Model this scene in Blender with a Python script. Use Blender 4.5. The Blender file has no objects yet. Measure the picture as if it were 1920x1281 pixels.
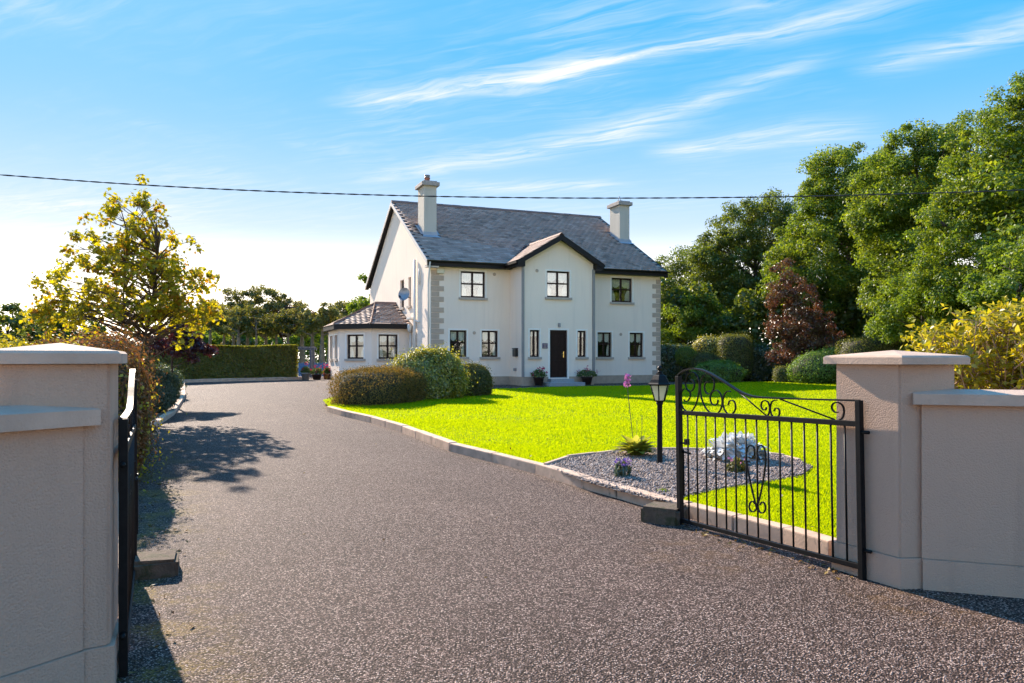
import bpy, bmesh, math, random
import numpy as np
from mathutils import Vector, Matrix
from mathutils.geometry import delaunay_2d_cdt
random.seed(7); RNG = np.random.default_rng(7)
SC = bpy.context.scene
COL = SC.collection
R = math.radians
# ------------------------------------------------------------------ camera
FPX, CX, HY, EYE = 1450.0, 960.0, 672.5, 1.5
cam = bpy.data.cameras.new('camera'); cam.sensor_width = 36; cam.lens = 36*FPX/1920
cam.shift_y = (HY-640.5)/1920; cam.clip_start = .05; cam.clip_end = 3000
camo = bpy.data.objects.new('camera', cam); COL.objects.link(camo)
camo.location = (0, 0, EYE); camo.rotation_euler = (R(90), 0, 0); SC.camera = camo
# ------------------------------------------------------------------ light
SUN_EL, SUN_AZ = R(28), R(31)            # sun stands to the left, beyond the house
SD = Vector((-math.sin(SUN_AZ)*math.cos(SUN_EL), math.cos(SUN_AZ)*math.cos(SUN_EL), math.sin(SUN_EL)))
sl = bpy.data.lights.new('sun', 'SUN'); sl.energy = 2.7; sl.angle = R(.5); sl.color = (1, .85, .70)
so = bpy.data.objects.new('sun', sl); COL.objects.link(so); so.rotation_euler = SD.to_track_quat('Z', 'Y').to_euler()
SC.view_settings.view_transform = 'Standard'; SC.view_settings.look = 'None'
SC.view_settings.exposure = 2.2; SC.view_settings.gamma = 1; SC.view_settings.use_curve_mapping = False
SC.render.engine = 'CYCLES'
SC.cycles.max_bounces = 8; SC.cycles.transparent_max_bounces = 12; SC.cycles.use_denoising = True

class NT:
    def __init__(s, tree): s.t = tree; s.n = tree.nodes; s.l = tree.links
    def new(s, typ, **kw):
        n = s.n.new(typ)
        for k, v in kw.items():
            if k.startswith('i_'):
                key = k[2:]; key = int(key) if key.isdigit() else key
                s.put(n.inputs[key], v)
            else: setattr(n, k, v)
        return n
    def put(s, sock, v):
        if isinstance(v, bpy.types.NodeSocket): s.l.new(v, sock)
        else: sock.default_value = v
    def math(s, op, a, b=None, c=None, clamp=False):
        n = s.n.new('ShaderNodeMath'); n.operation = op; n.use_clamp = clamp
        s.put(n.inputs[0], a)
        if b is not None: s.put(n.inputs[1], b)
        if c is not None: s.put(n.inputs[2], c)
        return n.outputs[0]
    def noise(s, vec, scale, detail=3, rough=.55, dist=0):
        n = s.n.new('ShaderNodeTexNoise'); s.put(n.inputs['Vector'], vec)
        n.inputs['Scale'].default_value = scale; n.inputs['Detail'].default_value = detail
        n.inputs['Roughness'].default_value = rough; n.inputs['Distortion'].default_value = dist
        return n
    def ramp(s, fac, stops, interp='LINEAR'):
        n = s.n.new('ShaderNodeValToRGB'); s.put(n.inputs[0], fac); e = n.color_ramp; e.interpolation = interp
        while len(e.elements) < len(stops): e.elements.new(.5)
        for el, (p, c) in zip(e.elements, stops):
            el.position = p; el.color = (*c, 1) if not isinstance(c, (int, float)) else (c, c, c, 1)
        return n.outputs[0]
    def smooth(s, v, a, b):
        n = s.n.new('ShaderNodeMapRange'); n.interpolation_type = 'SMOOTHSTEP'
        s.put(n.inputs[0], v); n.inputs[1].default_value = a; n.inputs[2].default_value = b
        return n.outputs[0]
    def mix(s, fac, a, b, blend='MIX'):
        n = s.n.new('ShaderNodeMix'); n.data_type = 'RGBA'; n.blend_type = blend
        s.put(n.inputs[0], fac); s.put(n.inputs[6], a if not isinstance(a, tuple) else (*a, 1)); s.put(n.inputs[7], b if not isinstance(b, tuple) else (*b, 1))
        return n.outputs[2]

# world: clear autumn sky with streaks of cirrus on a high cloud plane
w = bpy.data.worlds.new('World'); SC.world = w; w.use_nodes = True
T = NT(w.node_tree); w.node_tree.nodes.clear()
sky = T.new('ShaderNodeTexSky', sky_type='NISHITA', sun_disc=False, sun_elevation=SUN_EL, sun_rotation=-SUN_AZ,
            air_density=1.0, dust_density=.5, ozone_density=1.6, altitude=0)
lum = T.new('ShaderNodeRGBToBW', i_Color=sky.outputs[0]).outputs[0]
comp = T.math('MULTIPLY', T.math('POWER', T.math('MAXIMUM', lum, .01), -.94), 1.03)      # compresses sky brightness: glow near the sun cut, darker side lifted for fill
evened = T.new('ShaderNodeVectorMath', operation='SCALE', i_0=sky.outputs[0], i_Scale=comp).outputs[0]
hsv = T.new('ShaderNodeHueSaturation', i_Color=evened, i_Saturation=1.6, i_Value=1.0)
tint = T.mix(1, hsv.outputs[0], (.50, .86, 1.02), 'MULTIPLY')
tc = T.new('ShaderNodeTexCoord'); sep = T.new('ShaderNodeSeparateXYZ', i_Vector=tc.outputs['Generated'])
zz = T.math('MAXIMUM', sep.outputs[2], .03)
uu = T.math('DIVIDE', sep.outputs[0], zz); vv = T.math('DIVIDE', sep.outputs[1], zz)
uv = T.new('ShaderNodeCombineXYZ', i_X=uu, i_Y=vv).outputs[0]
nw = T.noise(uv, 1.1, 4)
wa = T.new('ShaderNodeVectorMath', operation='MULTIPLY_ADD', i_0=nw.outputs['Color'], i_1=(.34, .34, 0), i_2=uv)
puv = T.new('ShaderNodeVectorMath', operation='ADD', i_0=wa.outputs[0], i_1=(-.17, -.17, 0)).outputs[0]
mp = T.new('ShaderNodeMapping', i_Vector=T.new('ShaderNodeMapping', i_Vector=puv, i_Rotation=(0, 0, R(27))).outputs[0], i_Scale=(1.0, 5.5, 1))
fib = T.noise(mp.outputs[0], 2.2, 6, .62, .8).outputs[0]
def sky_uv(px, py):
    tx, tz = (px-CX)/FPX, (HY-py)/FPX
    return Vector((tx/tz, 1/tz))
def streak(a, b, width, amp, soft=.25):
    A, B = sky_uv(*a), sky_uv(*b); d = B-A; L = d.length; d /= L; n = Vector((-d.y, d.x))
    rel = T.new('ShaderNodeVectorMath', operation='SUBTRACT', i_0=puv, i_1=(A.x, A.y, 0)).outputs[0]
    al = T.new('ShaderNodeVectorMath', operation='DOT_PRODUCT', i_0=rel, i_1=(d.x, d.y, 0)).outputs['Value']
    pe = T.new('ShaderNodeVectorMath', operation='DOT_PRODUCT', i_0=rel, i_1=(n.x, n.y, 0)).outputs['Value']
    q = T.math('POWER', T.math('ABSOLUTE', T.math('DIVIDE', pe, width)), 1.6)
    m = T.math('EXPONENT', T.math('MULTIPLY', q, -1))
    m = T.math('MULTIPLY', m, T.smooth(al, -.05*L, soft*L)); m = T.math('MULTIPLY', m, T.smooth(al, 1.1*L, (1-soft)*L))
    return T.math('MULTIPLY', m, amp)
tot = None
for sarg in [((620, 203), (1180, 132), .085, .8), ((980, 155), (1760, 0), .075, .8), ((640, 345), (1290, 225), .13, .6), ((1080, 262), (1560, 105), .10, .55),
             ((1200, 292), (1640, 240), .16, .75), ((1600, 150), (2050, 20), .10, .6), ((830, 352), (1180, 350), .12, .5),
             ((-300, 372), (420, 400), .5, .45), ((1250, 60), (1900, -140), .06, .35), ((-100, 60), (120, 0), .06, .3)]:
    m = streak(*sarg); tot = m if tot is None else T.math('ADD', tot, m)
gen = T.math('MULTIPLY', T.smooth(T.noise(uv, .55, 5, .6, .3).outputs[0], .40, .78), .42)
cl = T.math('ADD', T.math('MULTIPLY', tot, T.smooth(fib, .22, .75)), T.math('MULTIPLY', gen, T.smooth(fib, .35, .75)))
cl = T.math('MULTIPLY', cl, T.smooth(sep.outputs[2], .02, .12), clamp=True)
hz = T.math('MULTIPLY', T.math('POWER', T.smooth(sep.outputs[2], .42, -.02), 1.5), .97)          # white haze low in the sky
hzc = T.mix(T.smooth(sep.outputs[2], .17, .05), (1.85, 1.72, 1.7), (5.2, 4.6, 3.9))  # lowest haze band boosted all round, added fill for the shaded house front
tint = T.mix(.55, tint, (.22, .93, 1.78))
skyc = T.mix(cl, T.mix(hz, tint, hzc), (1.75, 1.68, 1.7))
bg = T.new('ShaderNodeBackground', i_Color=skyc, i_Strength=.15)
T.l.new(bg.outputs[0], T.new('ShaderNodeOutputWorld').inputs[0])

# ------------------------------------------------------------------ helpers
def cl01(v): return min(1, max(0, v))
def g(x, y): return .0158*min(24, max(0, y-8)) + .12*cl01((-x-3.5)/4)*cl01((y-20)/10)
def at(px, py, h=0.0):
    """point on the sloping ground (h above it) that lies on the line of sight through a pixel of the photograph"""
    kx, kz = (px-CX)/FPX, (HY-py)/FPX
    y = 10.0
    for _ in range(60):
        y2 = (EYE-g(kx*y, y)-h)/(-kz); y = y*.5+y2*.5
    return Vector((kx*y, y, g(kx*y, y)+h))
def ray(px, y): return Vector(((px-CX)/FPX*y, y, g((px-CX)/FPX*y, y)))
def zat(py, y): return EYE+(HY-py)/FPX*y

def tag(o, label=None, cat=None, group=None, kind=None):
    for k, v in (('label', label), ('category', cat), ('group', group), ('kind', kind)):
        if v: o[k] = v
    return o
def empty(name, loc, rz=0, label=None, cat=None, group=None):
    o = bpy.data.objects.new(name, None); COL.objects.link(o); o.empty_display_size = .2
    o.location = loc; o.rotation_euler = (0, 0, rz)
    return tag(o, label, cat, group)
def mesh_obj(name, me, mat=None, parent=None, loc=(0, 0, 0), rot=(0, 0, 0)):
    o = bpy.data.objects.new(name, me); COL.objects.link(o); o.location = loc; o.rotation_euler = rot
    if mat is not None and not me.materials: me.materials.append(mat)
    if parent: o.parent = parent
    return o
class MB:
    """gathers vertices and faces of ONE mesh"""
    def __init__(s): s.v = []; s.f = []; s.smooth = []
    def add(s, vs, fs, sm=False):
        b = len(s.v); s.v += [tuple(v) for v in vs]; s.f += [tuple(i+b for i in f) for f in fs]; s.smooth += [sm]*len(fs); return s
    def box(s, x0, x1, y0, y1, z0, z1, bev=0):
        if bev <= 0:
            return s.add([(x0,y0,z0),(x1,y0,z0),(x1,y1,z0),(x0,y1,z0),(x0,y0,z1),(x1,y0,z1),(x1,y1,z1),(x0,y1,z1)],
                         [(0,3,2,1),(4,5,6,7),(0,1,5,4),(1,2,6,5),(2,3,7,6),(3,0,4,7)])
        bm = bmesh.new(); bmesh.ops.create_cube(bm, size=1, matrix=Matrix.Translation(((x0+x1)/2,(y0+y1)/2,(z0+z1)/2)) @ Matrix.Diagonal((x1-x0, y1-y0, z1-z0, 1)))
        bmesh.ops.bevel(bm, geom=bm.edges[:], offset=bev, segments=2, affect='EDGES', profile=.6)
        return s.bm(bm)
    def bm(s, bm, sm=False):
        bm.verts.index_update(); s.add([v.co[:] for v in bm.verts], [[v.index for v in f.verts] for f in bm.faces], sm); bm.free(); return s
    def prism(s, poly, z0, z1):
        n = len(poly)
        if sum(poly[i][0]*poly[(i+1)%n][1]-poly[(i+1)%n][0]*poly[i][1] for i in range(n)) < 0: poly = poly[::-1]
        return s.add([(x,y,z0) for x,y in poly]+[(x,y,z1) for x,y in poly],
                     [tuple(range(n))[::-1], tuple(range(n,2*n))]+[(i,(i+1)%n,n+(i+1)%n,n+i) for i in range(n)])
    def lathe(s, prof, n=16, c=(0,0), rot=0, sm=True):
        vs = []
        for r, z in prof:
            for k in range(n):
                a = rot+2*math.pi*k/n; vs.append((c[0]+r*math.cos(a), c[1]+r*math.sin(a), z))
        fs = [(i*n+k, i*n+(k+1)%n, (i+1)*n+(k+1)%n, (i+1)*n+k) for i in range(len(prof)-1) for k in range(n)]
        fs += [tuple(range(n))[::-1], tuple((len(prof)-1)*n+k for k in range(n))]
        return s.add(vs, fs, sm)
    def tube(s, pts, rad, n=6, flat=None):
        """tapered tube along pts; rad number or list; flat=(axis,width) makes a flat strip section"""
        pts = [Vector(p) for p in pts]; m = len(pts)
        rad = rad if isinstance(rad, (list, tuple)) else [rad]*m
        up = Vector((0,0,1)); vs = []
        ref = None
        for i, p in enumerate(pts):
            d = (pts[min(i+1,m-1)]-pts[max(i-1,0)])
            if d.length < 1e-9: d = Vector((0,0,1))
            d.normalize()
            if ref is None: ref = d.orthogonal().normalized()
            a = ref-d*ref.dot(d)
            a = a.normalized() if a.length > 1e-6 else d.orthogonal().normalized()
            ref = a; b = d.cross(a)
            if flat:
                ax = Vector(flat[0]); a2 = ax; b2 = d.cross(ax).normalized()
                hw, ht = flat[1]/2, rad[i]
                for q in ((-1,-1),(1,-1),(1,1),(-1,1)): vs.append(p+a2*hw*q[0]+b2*ht*q[1])
            else:
                for k in range(n):
                    t = 2*math.pi*k/n; vs.append(p+a*math.cos(t)*rad[i]+b*math.sin(t)*rad[i])
        if flat: n = 4
        fs = [(i*n+k, i*n+(k+1)%n, (i+1)*n+(k+1)%n, (i+1)*n+k) for i in range(m-1) for k in range(n)]
        fs += [tuple(range(n))[::-1], tuple((m-1)*n+k for k in range(n))]
        return s.add(vs, fs, not flat)
    def me(s, name, mat=None):
        me = bpy.data.meshes.new(name); me.from_pydata(s.v, [], s.f)
        me.polygons.foreach_set('use_smooth', s.smooth)
        if mat is not None: me.materials.append(mat)
        me.update(); return me
    def build(s, name, mat, parent=None, loc=(0,0,0), rot=(0,0,0), fix=True):
        me = s.me(name, mat)
        if fix:
            bm = bmesh.new(); bm.from_mesh(me); bmesh.ops.recalc_face_normals(bm, faces=bm.faces[:]); bm.to_mesh(me); bm.free()
        return mesh_obj(name, me, None, parent, loc, rot)

def spline(pts, n=6, closed=False):
    pts = [Vector(p) for p in pts]; out = []
    m = len(pts)
    for i in range(m-1):
        p0, p1, p2, p3 = pts[max(i-1,0)], pts[i], pts[i+1], pts[min(i+2,m-1)]
        for k in range(n):
            t = k/n
            out.append(.5*((2*p1)+(p2-p0)*t+(2*p0-5*p1+4*p2-p3)*t*t+(3*p1-p0-3*p2+p3)*t**3))
    return out+[pts[-1]]

def np_mesh(name, V, F, rnd=None, mat=None, smooth=False):
    """fast mesh from numpy vertices (n,3) and same-sized faces (m,k)"""
    me = bpy.data.meshes.new(name); k = F.shape[1]; m = len(F)
    me.vertices.add(len(V)); me.vertices.foreach_set('co', np.ascontiguousarray(V, np.float32).ravel())
    me.loops.add(m*k); me.loops.foreach_set('vertex_index', np.ascontiguousarray(F, np.int32).ravel())
    me.polygons.add(m); me.polygons.foreach_set('loop_start', np.arange(0, m*k, k, dtype=np.int32))
    if smooth: me.polygons.foreach_set('use_smooth', np.ones(m, bool))
    if rnd is not None:
        a = me.attributes.new('rnd', 'FLOAT', 'FACE'); a.data.foreach_set('value', np.ascontiguousarray(rnd, np.float32))
    if mat is not None: me.materials.append(mat)
    me.update(calc_edges=True); return me
def unit(a): return a/np.maximum(np.linalg.norm(a, axis=-1, keepdims=True), 1e-9)
def leaf_mesh(name, P, N, L, W, mat, axis=None, fold=.25, kind='diamond', rnd=None):
    """one mesh of leaves at P facing N, long side L and half width W"""
    n = len(P); N = unit(N)
    A = RNG.normal(size=(n,3)) if axis is None else axis + RNG.normal(size=(n,3))*.45
    A = unit(A-(A*N).sum(1, keepdims=True)*N); B = np.cross(N, A)
    L = (L*RNG.uniform(.7, 1.3, (n,1))); W = L*W
    r = RNG.random(n) if rnd is None else rnd
    if kind == 'diamond':
        V = np.stack([P-A*L*.5, P+B*W+N*W*fold-A*L*.05, P+A*L*.5-N*L*.08, P-B*W+N*W*fold-A*L*.05], 1).reshape(-1,3)
        i = np.arange(n)[:,None]*4
        F = np.concatenate([i+np.array([[0,1,2]]), i+np.array([[0,2,3]])], 1).reshape(-1,3)
        return np_mesh(name, V, F, np.repeat(r, 2), mat)
    # lobed maple leaf: a fan of five points
    pts = np.array([[0,-.5],[.16,-.22],[.5,-.18],[.27,.08],[.36,.32],[.12,.24],[0,.55],[-.12,.24],[-.36,.32],[-.27,.08],[-.5,-.18],[-.16,-.22]])
    k = len(pts)
    V = P[:,None,:]+A[:,None,:]*L[:,None,:]*pts[None,:,1:2]+B[:,None,:]*L[:,None,:]*pts[None,:,0:1]+N[:,None,:]*L[:,None,:]*(np.abs(pts[None,:,0:1])*fold)
    V = np.concatenate([V, P[:,None,:]], 1).reshape(-1,3)
    i = np.arange(n)[:,None]*(k+1)
    F = np.concatenate([i+np.array([[j,(j+1)%k,k]]) for j in range(k)], 1).reshape(-1,3)
    return np_mesh(name, V, F, np.repeat(r, k), mat)

# ------------------------------------------------------------------ materials
MATS = {}
def new_mat(name):
    m = bpy.data.materials.new(name); m.use_nodes = True; m.node_tree.nodes.clear()
    t = NT(m.node_tree); out = t.new('ShaderNodeOutputMaterial'); return m, t, out
def coords(t): return t.new('ShaderNodeTexCoord').outputs['Object']
def wcoords(t): return t.new('ShaderNodeNewGeometry').outputs['Position']
def plain(name, col, rough=.6, metal=0, var=.12, nscale=6, bump=0, bscale=80, spec=.5, dirt=None, world=False, bdist=.006):
    m, t, out = new_mat(name); c = wcoords(t) if world else coords(t)
    n1 = t.noise(c, nscale, 5)
    dark = tuple(v*(1-var) for v in col); lite = tuple(min(1, v*(1+var)) for v in col)
    base = t.ramp(n1.outputs[0], [(.3, dark), (.7, lite)])
    if dirt: base = t.mix(t.smooth(t.noise(c, dirt[1], 6, .65, .4).outputs[0], dirt[2], dirt[2]+.2), base, dirt[0])
    p = t.new('ShaderNodeBsdfPrincipled', i_Metallic=metal, i_Roughness=rough)
    t.put(p.inputs['Base Color'], base); p.inputs['Specular IOR Level'].default_value = spec
    if bump:
        b = t.new('ShaderNodeBump', i_Strength=bump, i_Distance=bdist, i_Height=t.noise(c, bscale, 3, .7).outputs[0])
        t.put(p.inputs['Normal'], b.outputs[0])
    t.l.new(p.outputs[0], out.inputs[0]); return m
def leafm(name, stops, trans=.5, rough=.5, gloss=.03, tcol=(1.5, 1.4, .6)):
    m, t, out = new_mat(name)
    a = t.new('ShaderNodeAttribute', attribute_name='rnd').outputs['Fac']
    o = t.new('ShaderNodeObjectInfo').outputs['Random']
    f = t.math('FRACT', t.math('ADD', a, o))
    k = len(stops); col = t.ramp(f, [(i/(k-1), c) for i, c in enumerate(stops)])
    d = t.new('ShaderNodeBsdfDiffuse', i_Color=col)
    tr = t.new('ShaderNodeBsdfTranslucent', i_Color=t.mix(1, col, tcol, 'MULTIPLY'))
    mx = t.new('ShaderNodeMixShader', i_0=trans, i_1=d.outputs[0], i_2=tr.outputs[0])
    gl = t.new('ShaderNodeBsdfGlossy', i_Roughness=rough, i_Color=(.9, .95, 1, 1))
    m2 = t.new('ShaderNodeMixShader', i_0=gloss, i_1=mx.outputs[0], i_2=gl.outputs[0])
    t.l.new(m2.outputs[0], out.inputs[0]); return m
def rnd_mat(name, stops, rough=.6, bump=.3, bscale=40, spec=.5):
    """per-piece colour: face attribute plus object random"""
    m, t, out = new_mat(name)
    f = t.math('FRACT', t.math('ADD', t.new('ShaderNodeAttribute', attribute_name='rnd').outputs['Fac'], t.new('ShaderNodeObjectInfo').outputs['Random']))
    k = len(stops); col = t.ramp(f, [(i/(k-1), c) for i, c in enumerate(stops)])
    c = wcoords(t)
    col = t.mix(t.smooth(t.noise(c, 1.3, 5, .65).outputs[0], .5, .8), col, t.mix(.4, col, (.13, .115, .1)))
    p = t.new('ShaderNodeBsdfPrincipled', i_Roughness=rough); t.put(p.inputs['Base Color'], col); p.inputs['Specular IOR Level'].default_value = spec
    b = t.new('ShaderNodeBump', i_Strength=bump, i_Distance=.004, i_Height=t.noise(c, bscale, 3).outputs[0]); t.put(p.inputs['Normal'], b.outputs[0])
    t.l.new(p.outputs[0], out.inputs[0]); return m

def render_wall(name, col, stain=.25, grain=95):
    """painted roughcast render with faint rain streaks"""
    m, t, out = new_mat(name); c = wcoords(t)
    big = t.noise(c, .5, 4).outputs[0]
    mp = t.new('ShaderNodeMapping', i_Vector=c, i_Scale=(2.5, 2.5, .22)); st = t.noise(mp.outputs[0], 1.6, 5, .6).outputs[0]
    base = t.mix(t.math('MULTIPLY', t.smooth(st, .48, .8), stain), col, tuple(v*.66 for v in col))
    base = t.mix(t.math('MULTIPLY', t.smooth(big, .4, .7), .3), base, tuple(v*.92 for v in col))
    gr = t.noise(c, grain, 4, .75).outputs[0]; gr2 = t.new('ShaderNodeTexVoronoi', i_Vector=c, i_Scale=grain*.8).outputs[0]
    base = t.mix(t.math('MULTIPLY', t.smooth(gr, .4, .62), .14), base, tuple(v*.75 for v in col))
    p = t.new('ShaderNodeBsdfPrincipled', i_Roughness=.9); t.put(p.inputs['Base Color'], base); p.inputs['Specular IOR Level'].default_value = .25
    h = t.math('ADD', gr, t.math('MULTIPLY', gr2, -.8))
    b = t.new('ShaderNodeBump', i_Strength=.7, i_Distance=.007, i_Height=h); t.put(p.inputs['Normal'], b.outputs[0])
    t.l.new(p.outputs[0], out.inputs[0]); return m

def drive_mat():
    m, t, out = new_mat('tarmac_chippings'); c = wcoords(t)
    v = t.new('ShaderNodeTexVoronoi', i_Vector=c, i_Scale=96, i_Randomness=1)
    sp = t.new('ShaderNodeSeparateColor', i_Color=v.outputs['Color'])
    base = t.ramp(sp.outputs[0], [(0, (.035,.022,.017)), (.3, (.10,.064,.051)), (.52, (.19,.125,.102)), (.75, (.33,.23,.19)), (.9, (.50,.37,.305)), (1, (.72,.56,.47))])
    base = t.mix(t.smooth(v.outputs['Distance'], .36, .66), base, (.04,.026,.020))
    n = t.noise(c, .42, 5, .6).outputs[0]
    base = t.mix(t.math('MULTIPLY', t.smooth(n, .35, .7), .35), base, t.mix(1, base, (.66,.63,.62), 'MULTIPLY'))
    base = t.mix(t.math('MULTIPLY', t.smooth(t.noise(c, 2.3, 4, .65).outputs[0], .45, .75), .3), base, t.mix(1, base, (.72,.68,.63), 'MULTIPLY'))
    tr = t.noise(t.new('ShaderNodeMapping', i_Vector=t.new('ShaderNodeMapping', i_Vector=c, i_Rotation=(0,0,R(-27))).outputs[0], i_Scale=(1.1,.09,1)).outputs[0], 1.0, 4, .6).outputs[0]
    base = t.mix(t.math('MULTIPLY', t.smooth(tr, .42, .68), .3), base, t.mix(1, base, (1.45,1.4,1.36), 'MULTIPLY'))
    # ochre moss along the left edge and by the gate, rusty patch by the right gate
    s = t.new('ShaderNodeSeparateXYZ', i_Vector=c)
    edge = t.math('ADD', t.math('MULTIPLY', s.outputs[1], .447), s.outputs[0])      # distance from the left kerb line
    em = t.math('MULTIPLY', t.smooth(edge, .75, -.2), t.smooth(s.outputs[1], 13.5, 9.5))
    em = t.math('MULTIPLY', em, t.smooth(t.noise(c, 1.7, 6, .7).outputs[0], .46, .62))
    em = t.math('MULTIPLY', em, t.smooth(t.noise(c, 45, 2, .6).outputs[0], .35, .6))
    base = t.mix(t.math('MULTIPLY', em, .8), base, (.26,.17,.035))
    def blob(x, y, r):
        q = t.new('ShaderNodeVectorMath', operation='DISTANCE', i_0=t.new('ShaderNodeCombineXYZ', i_X=s.outputs[0], i_Y=s.outputs[1]).outputs[0], i_1=(x, y, 0)).outputs['Value']
        return t.smooth(q, r, r*.25)
    rb = t.math('MAXIMUM', blob(1.45, 5.9, .8), blob(2.5, 4.75, .6))
    rb = t.math('MULTIPLY', rb, t.smooth(t.noise(c, 5, 5, .7).outputs[0], .42, .66))
    base = t.mix(t.math('MULTIPLY', rb, .5), base, (.17,.095,.04))
    p = t.new('ShaderNodeBsdfPrincipled', i_Roughness=.72); t.put(p.inputs['Base Color'], base); p.inputs['Specular IOR Level'].default_value = .1
    h = t.math('ADD', t.math('MULTIPLY', v.outputs['Distance'], -1), t.math('MULTIPLY', sp.outputs[1], .5))
    b = t.new('ShaderNodeBump', i_Strength=1, i_Distance=.014, i_Height=h); t.put(p.inputs['Normal'], b.outputs[0])
    t.l.new(p.outputs[0], out.inputs[0]); return m

def glass_mat(name, refl):
    m, t, out = new_mat(name)
    tr = t.new('ShaderNodeBsdfTransparent', i_Color=(.9,.93,.92,1))
    gl = t.new('ShaderNodeBsdfGlossy', i_Roughness=.015, i_Color=(.95,.97,1,1))
    lw = t.new('ShaderNodeLayerWeight', i_Blend=.25).outputs['Fresnel']
    f = t.math('ADD', t.math('MULTIPLY', lw, .6), refl, clamp=True)
    b = t.new('ShaderNodeBump', i_Strength=.06, i_Distance=.05, i_Height=t.noise(wcoords(t), 2.2, 2).outputs[0]); t.put(gl.inputs['Normal'], b.outputs[0])
    mx = t.new('ShaderNodeMixShader', i_0=f, i_1=tr.outputs[0], i_2=gl.outputs[0]); t.l.new(mx.outputs[0], out.inputs[0]); return m

M = {}
M['house'] = render_wall('painted_render', (.95,.785,.63), .26, 60)
M['house_trim'] = plain('white_trim', (.93,.84,.73), .6, var=.04, world=True)
M['plinth'] = plain('plinth_grey', (.43,.32,.225), .85, var=.12, bump=.4, bscale=60, world=True)
M['quoin'] = plain('quoin_grey', (.50,.38,.285), .85, var=.08, bump=.4, bscale=60, world=True)
M['sill'] = plain('concrete_sill', (.46,.375,.30), .8, var=.1, bump=.2, world=True)
M['slate'] = rnd_mat('slate', [(.31,.21,.155),(.38,.26,.20),(.345,.235,.18),(.43,.30,.23),(.23,.155,.115),(.48,.345,.27),(.36,.25,.19)], .75, .5, 30, .22)
M['roof_deck'] = plain('roof_underlay', (.035,.032,.034), .9, world=True)
M['ridge'] = plain('ridge_clay', (.22,.12,.085), .8, var=.25, nscale=3, bump=.3, world=True)
M['fascia'] = plain('black_fascia', (.009,.008,.008), .5, var=.1, spec=.25)
M['barge'] = plain('barge_board', (.62,.55,.48), .6, var=.06, world=True)
M['frame'] = plain('dark_wood_frame', (.022,.008,.007), .45, var=.25, nscale=12, spec=.2)
M['door'] = plain('dark_red_door', (.016,.005,.004), .45, var=.3, nscale=9, spec=.2)
M['glass'] = glass_mat('window_glass', .05)
M['glass_up'] = glass_mat('window_glass_upper', .2)
M['room'] = plain('dark_room', (.06,.05,.042), .9)
M['roomlight'] = plain('cream_room', (.62,.55,.42), .9)
M['net'] = plain('net_curtain', (.80,.74,.66), .9, var=.08, nscale=20)
M['lead'] = plain('lead_flashing', (.34,.36,.38), .5, var=.12, world=True)
M['pot'] = plain('clay_chimney_pot', (.36,.13,.07), .75, var=.2)
M['chimney'] = render_wall('chimney_render', (.56,.51,.42), .45, 70)
M['capstone'] = plain('chimney_cap', (.36,.31,.27), .85, var=.2, bump=.5, bscale=25)
M['pipe_w'] = plain('white_pipe', (.72,.69,.62), .45, var=.05)
M['pipe_g'] = plain('grey_pipe', (.27,.25,.235), .5, var=.05)
M['metal_g'] = plain('grey_metal', (.3,.3,.31), .4, .6)
M['cream_box'] = plain('cream_plastic', (.72,.68,.5), .4, var=.04)
M['black'] = plain('black_gloss', (.012,.012,.012), .3, var=.2)
M['brass'] = plain('brass', (.6,.42,.15), .25, 1)
M['plaque'] = plain('purple_plaque', (.07,.05,.12), .35, var=.3, nscale=30)
M['step'] = plain('granite_step', (.33,.33,.32), .8, var=.15, nscale=30, bump=.2, world=True)
M['iron'] = plain('black_painted_iron', (.008,.008,.008), .5, spec=.16, var=.35, nscale=30, bump=.25, bscale=60, bdist=.002, dirt=((.075,.05,.035), 14, .66))
M['pier'] = render_wall('grey_roughcast', (.57,.375,.258), .6, 120)
M['coping'] = plain('cast_coping', (.54,.375,.265), .9, var=.15, nscale=4, bump=.7, bscale=55, world=True, dirt=((.21,.19,.17), 9, .6))
M['kerb'] = plain('kerb_concrete', (.56,.38,.26), .9, var=.2, nscale=5, bump=.6, bscale=70, world=True, dirt=((.2,.16,.12), 7, .56))
M['block'] = plain('mossy_block', (.12,.08,.05), .95, var=.35, nscale=9, bump=1, bscale=60, world=True, dirt=((.05,.045,.015), 9, .46), bdist=.012)
M['soil'] = plain('soil', (.075,.055,.035), .95, var=.35, nscale=3, bump=.8, bscale=25, world=True)
M['field'] = plain('field_grass', (.09,.13,.02), .95, var=.3, nscale=.8, world=True)
M['turf'] = plain('turf', (.17,.24,.004), .95, spec=.05, var=.25, nscale=1.2, bump=.8, bscale=60, world=True)
M['drive'] = drive_mat()
M['bed'] = plain('bed_grit', (.12,.11,.105), .95, var=.4, nscale=40, bump=1, bscale=55, world=True)
M['stone'] = rnd_mat('grey_chippings', [(.16,.115,.095),(.27,.20,.16),(.37,.28,.23),(.21,.15,.12),(.50,.40,.33),(.26,.175,.135)], .75, .5, 80, .3)
M['grass'] = leafm('grass_blade', [(.25,.37,.002),(.34,.42,.003),(.29,.39,.002),(.42,.46,.004),(.20,.33,.002)], .58, .5, .004, (1.5,1.4,.3))
M['bark'] = plain('bark', (.085,.065,.05), .95, var=.35, nscale=8, bump=1, bscale=20, world=True, bdist=.03)
M['palebark'] = plain('pale_bark', (.19,.155,.11), .95, var=.35, nscale=5, world=True)
M['twig'] = plain('twig', (.11,.075,.05), .9, var=.3, nscale=12)
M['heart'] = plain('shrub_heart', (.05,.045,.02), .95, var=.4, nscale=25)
M['deadtwig'] = plain('dead_twig', (.3,.2,.13), .9, var=.3, nscale=12)
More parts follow.
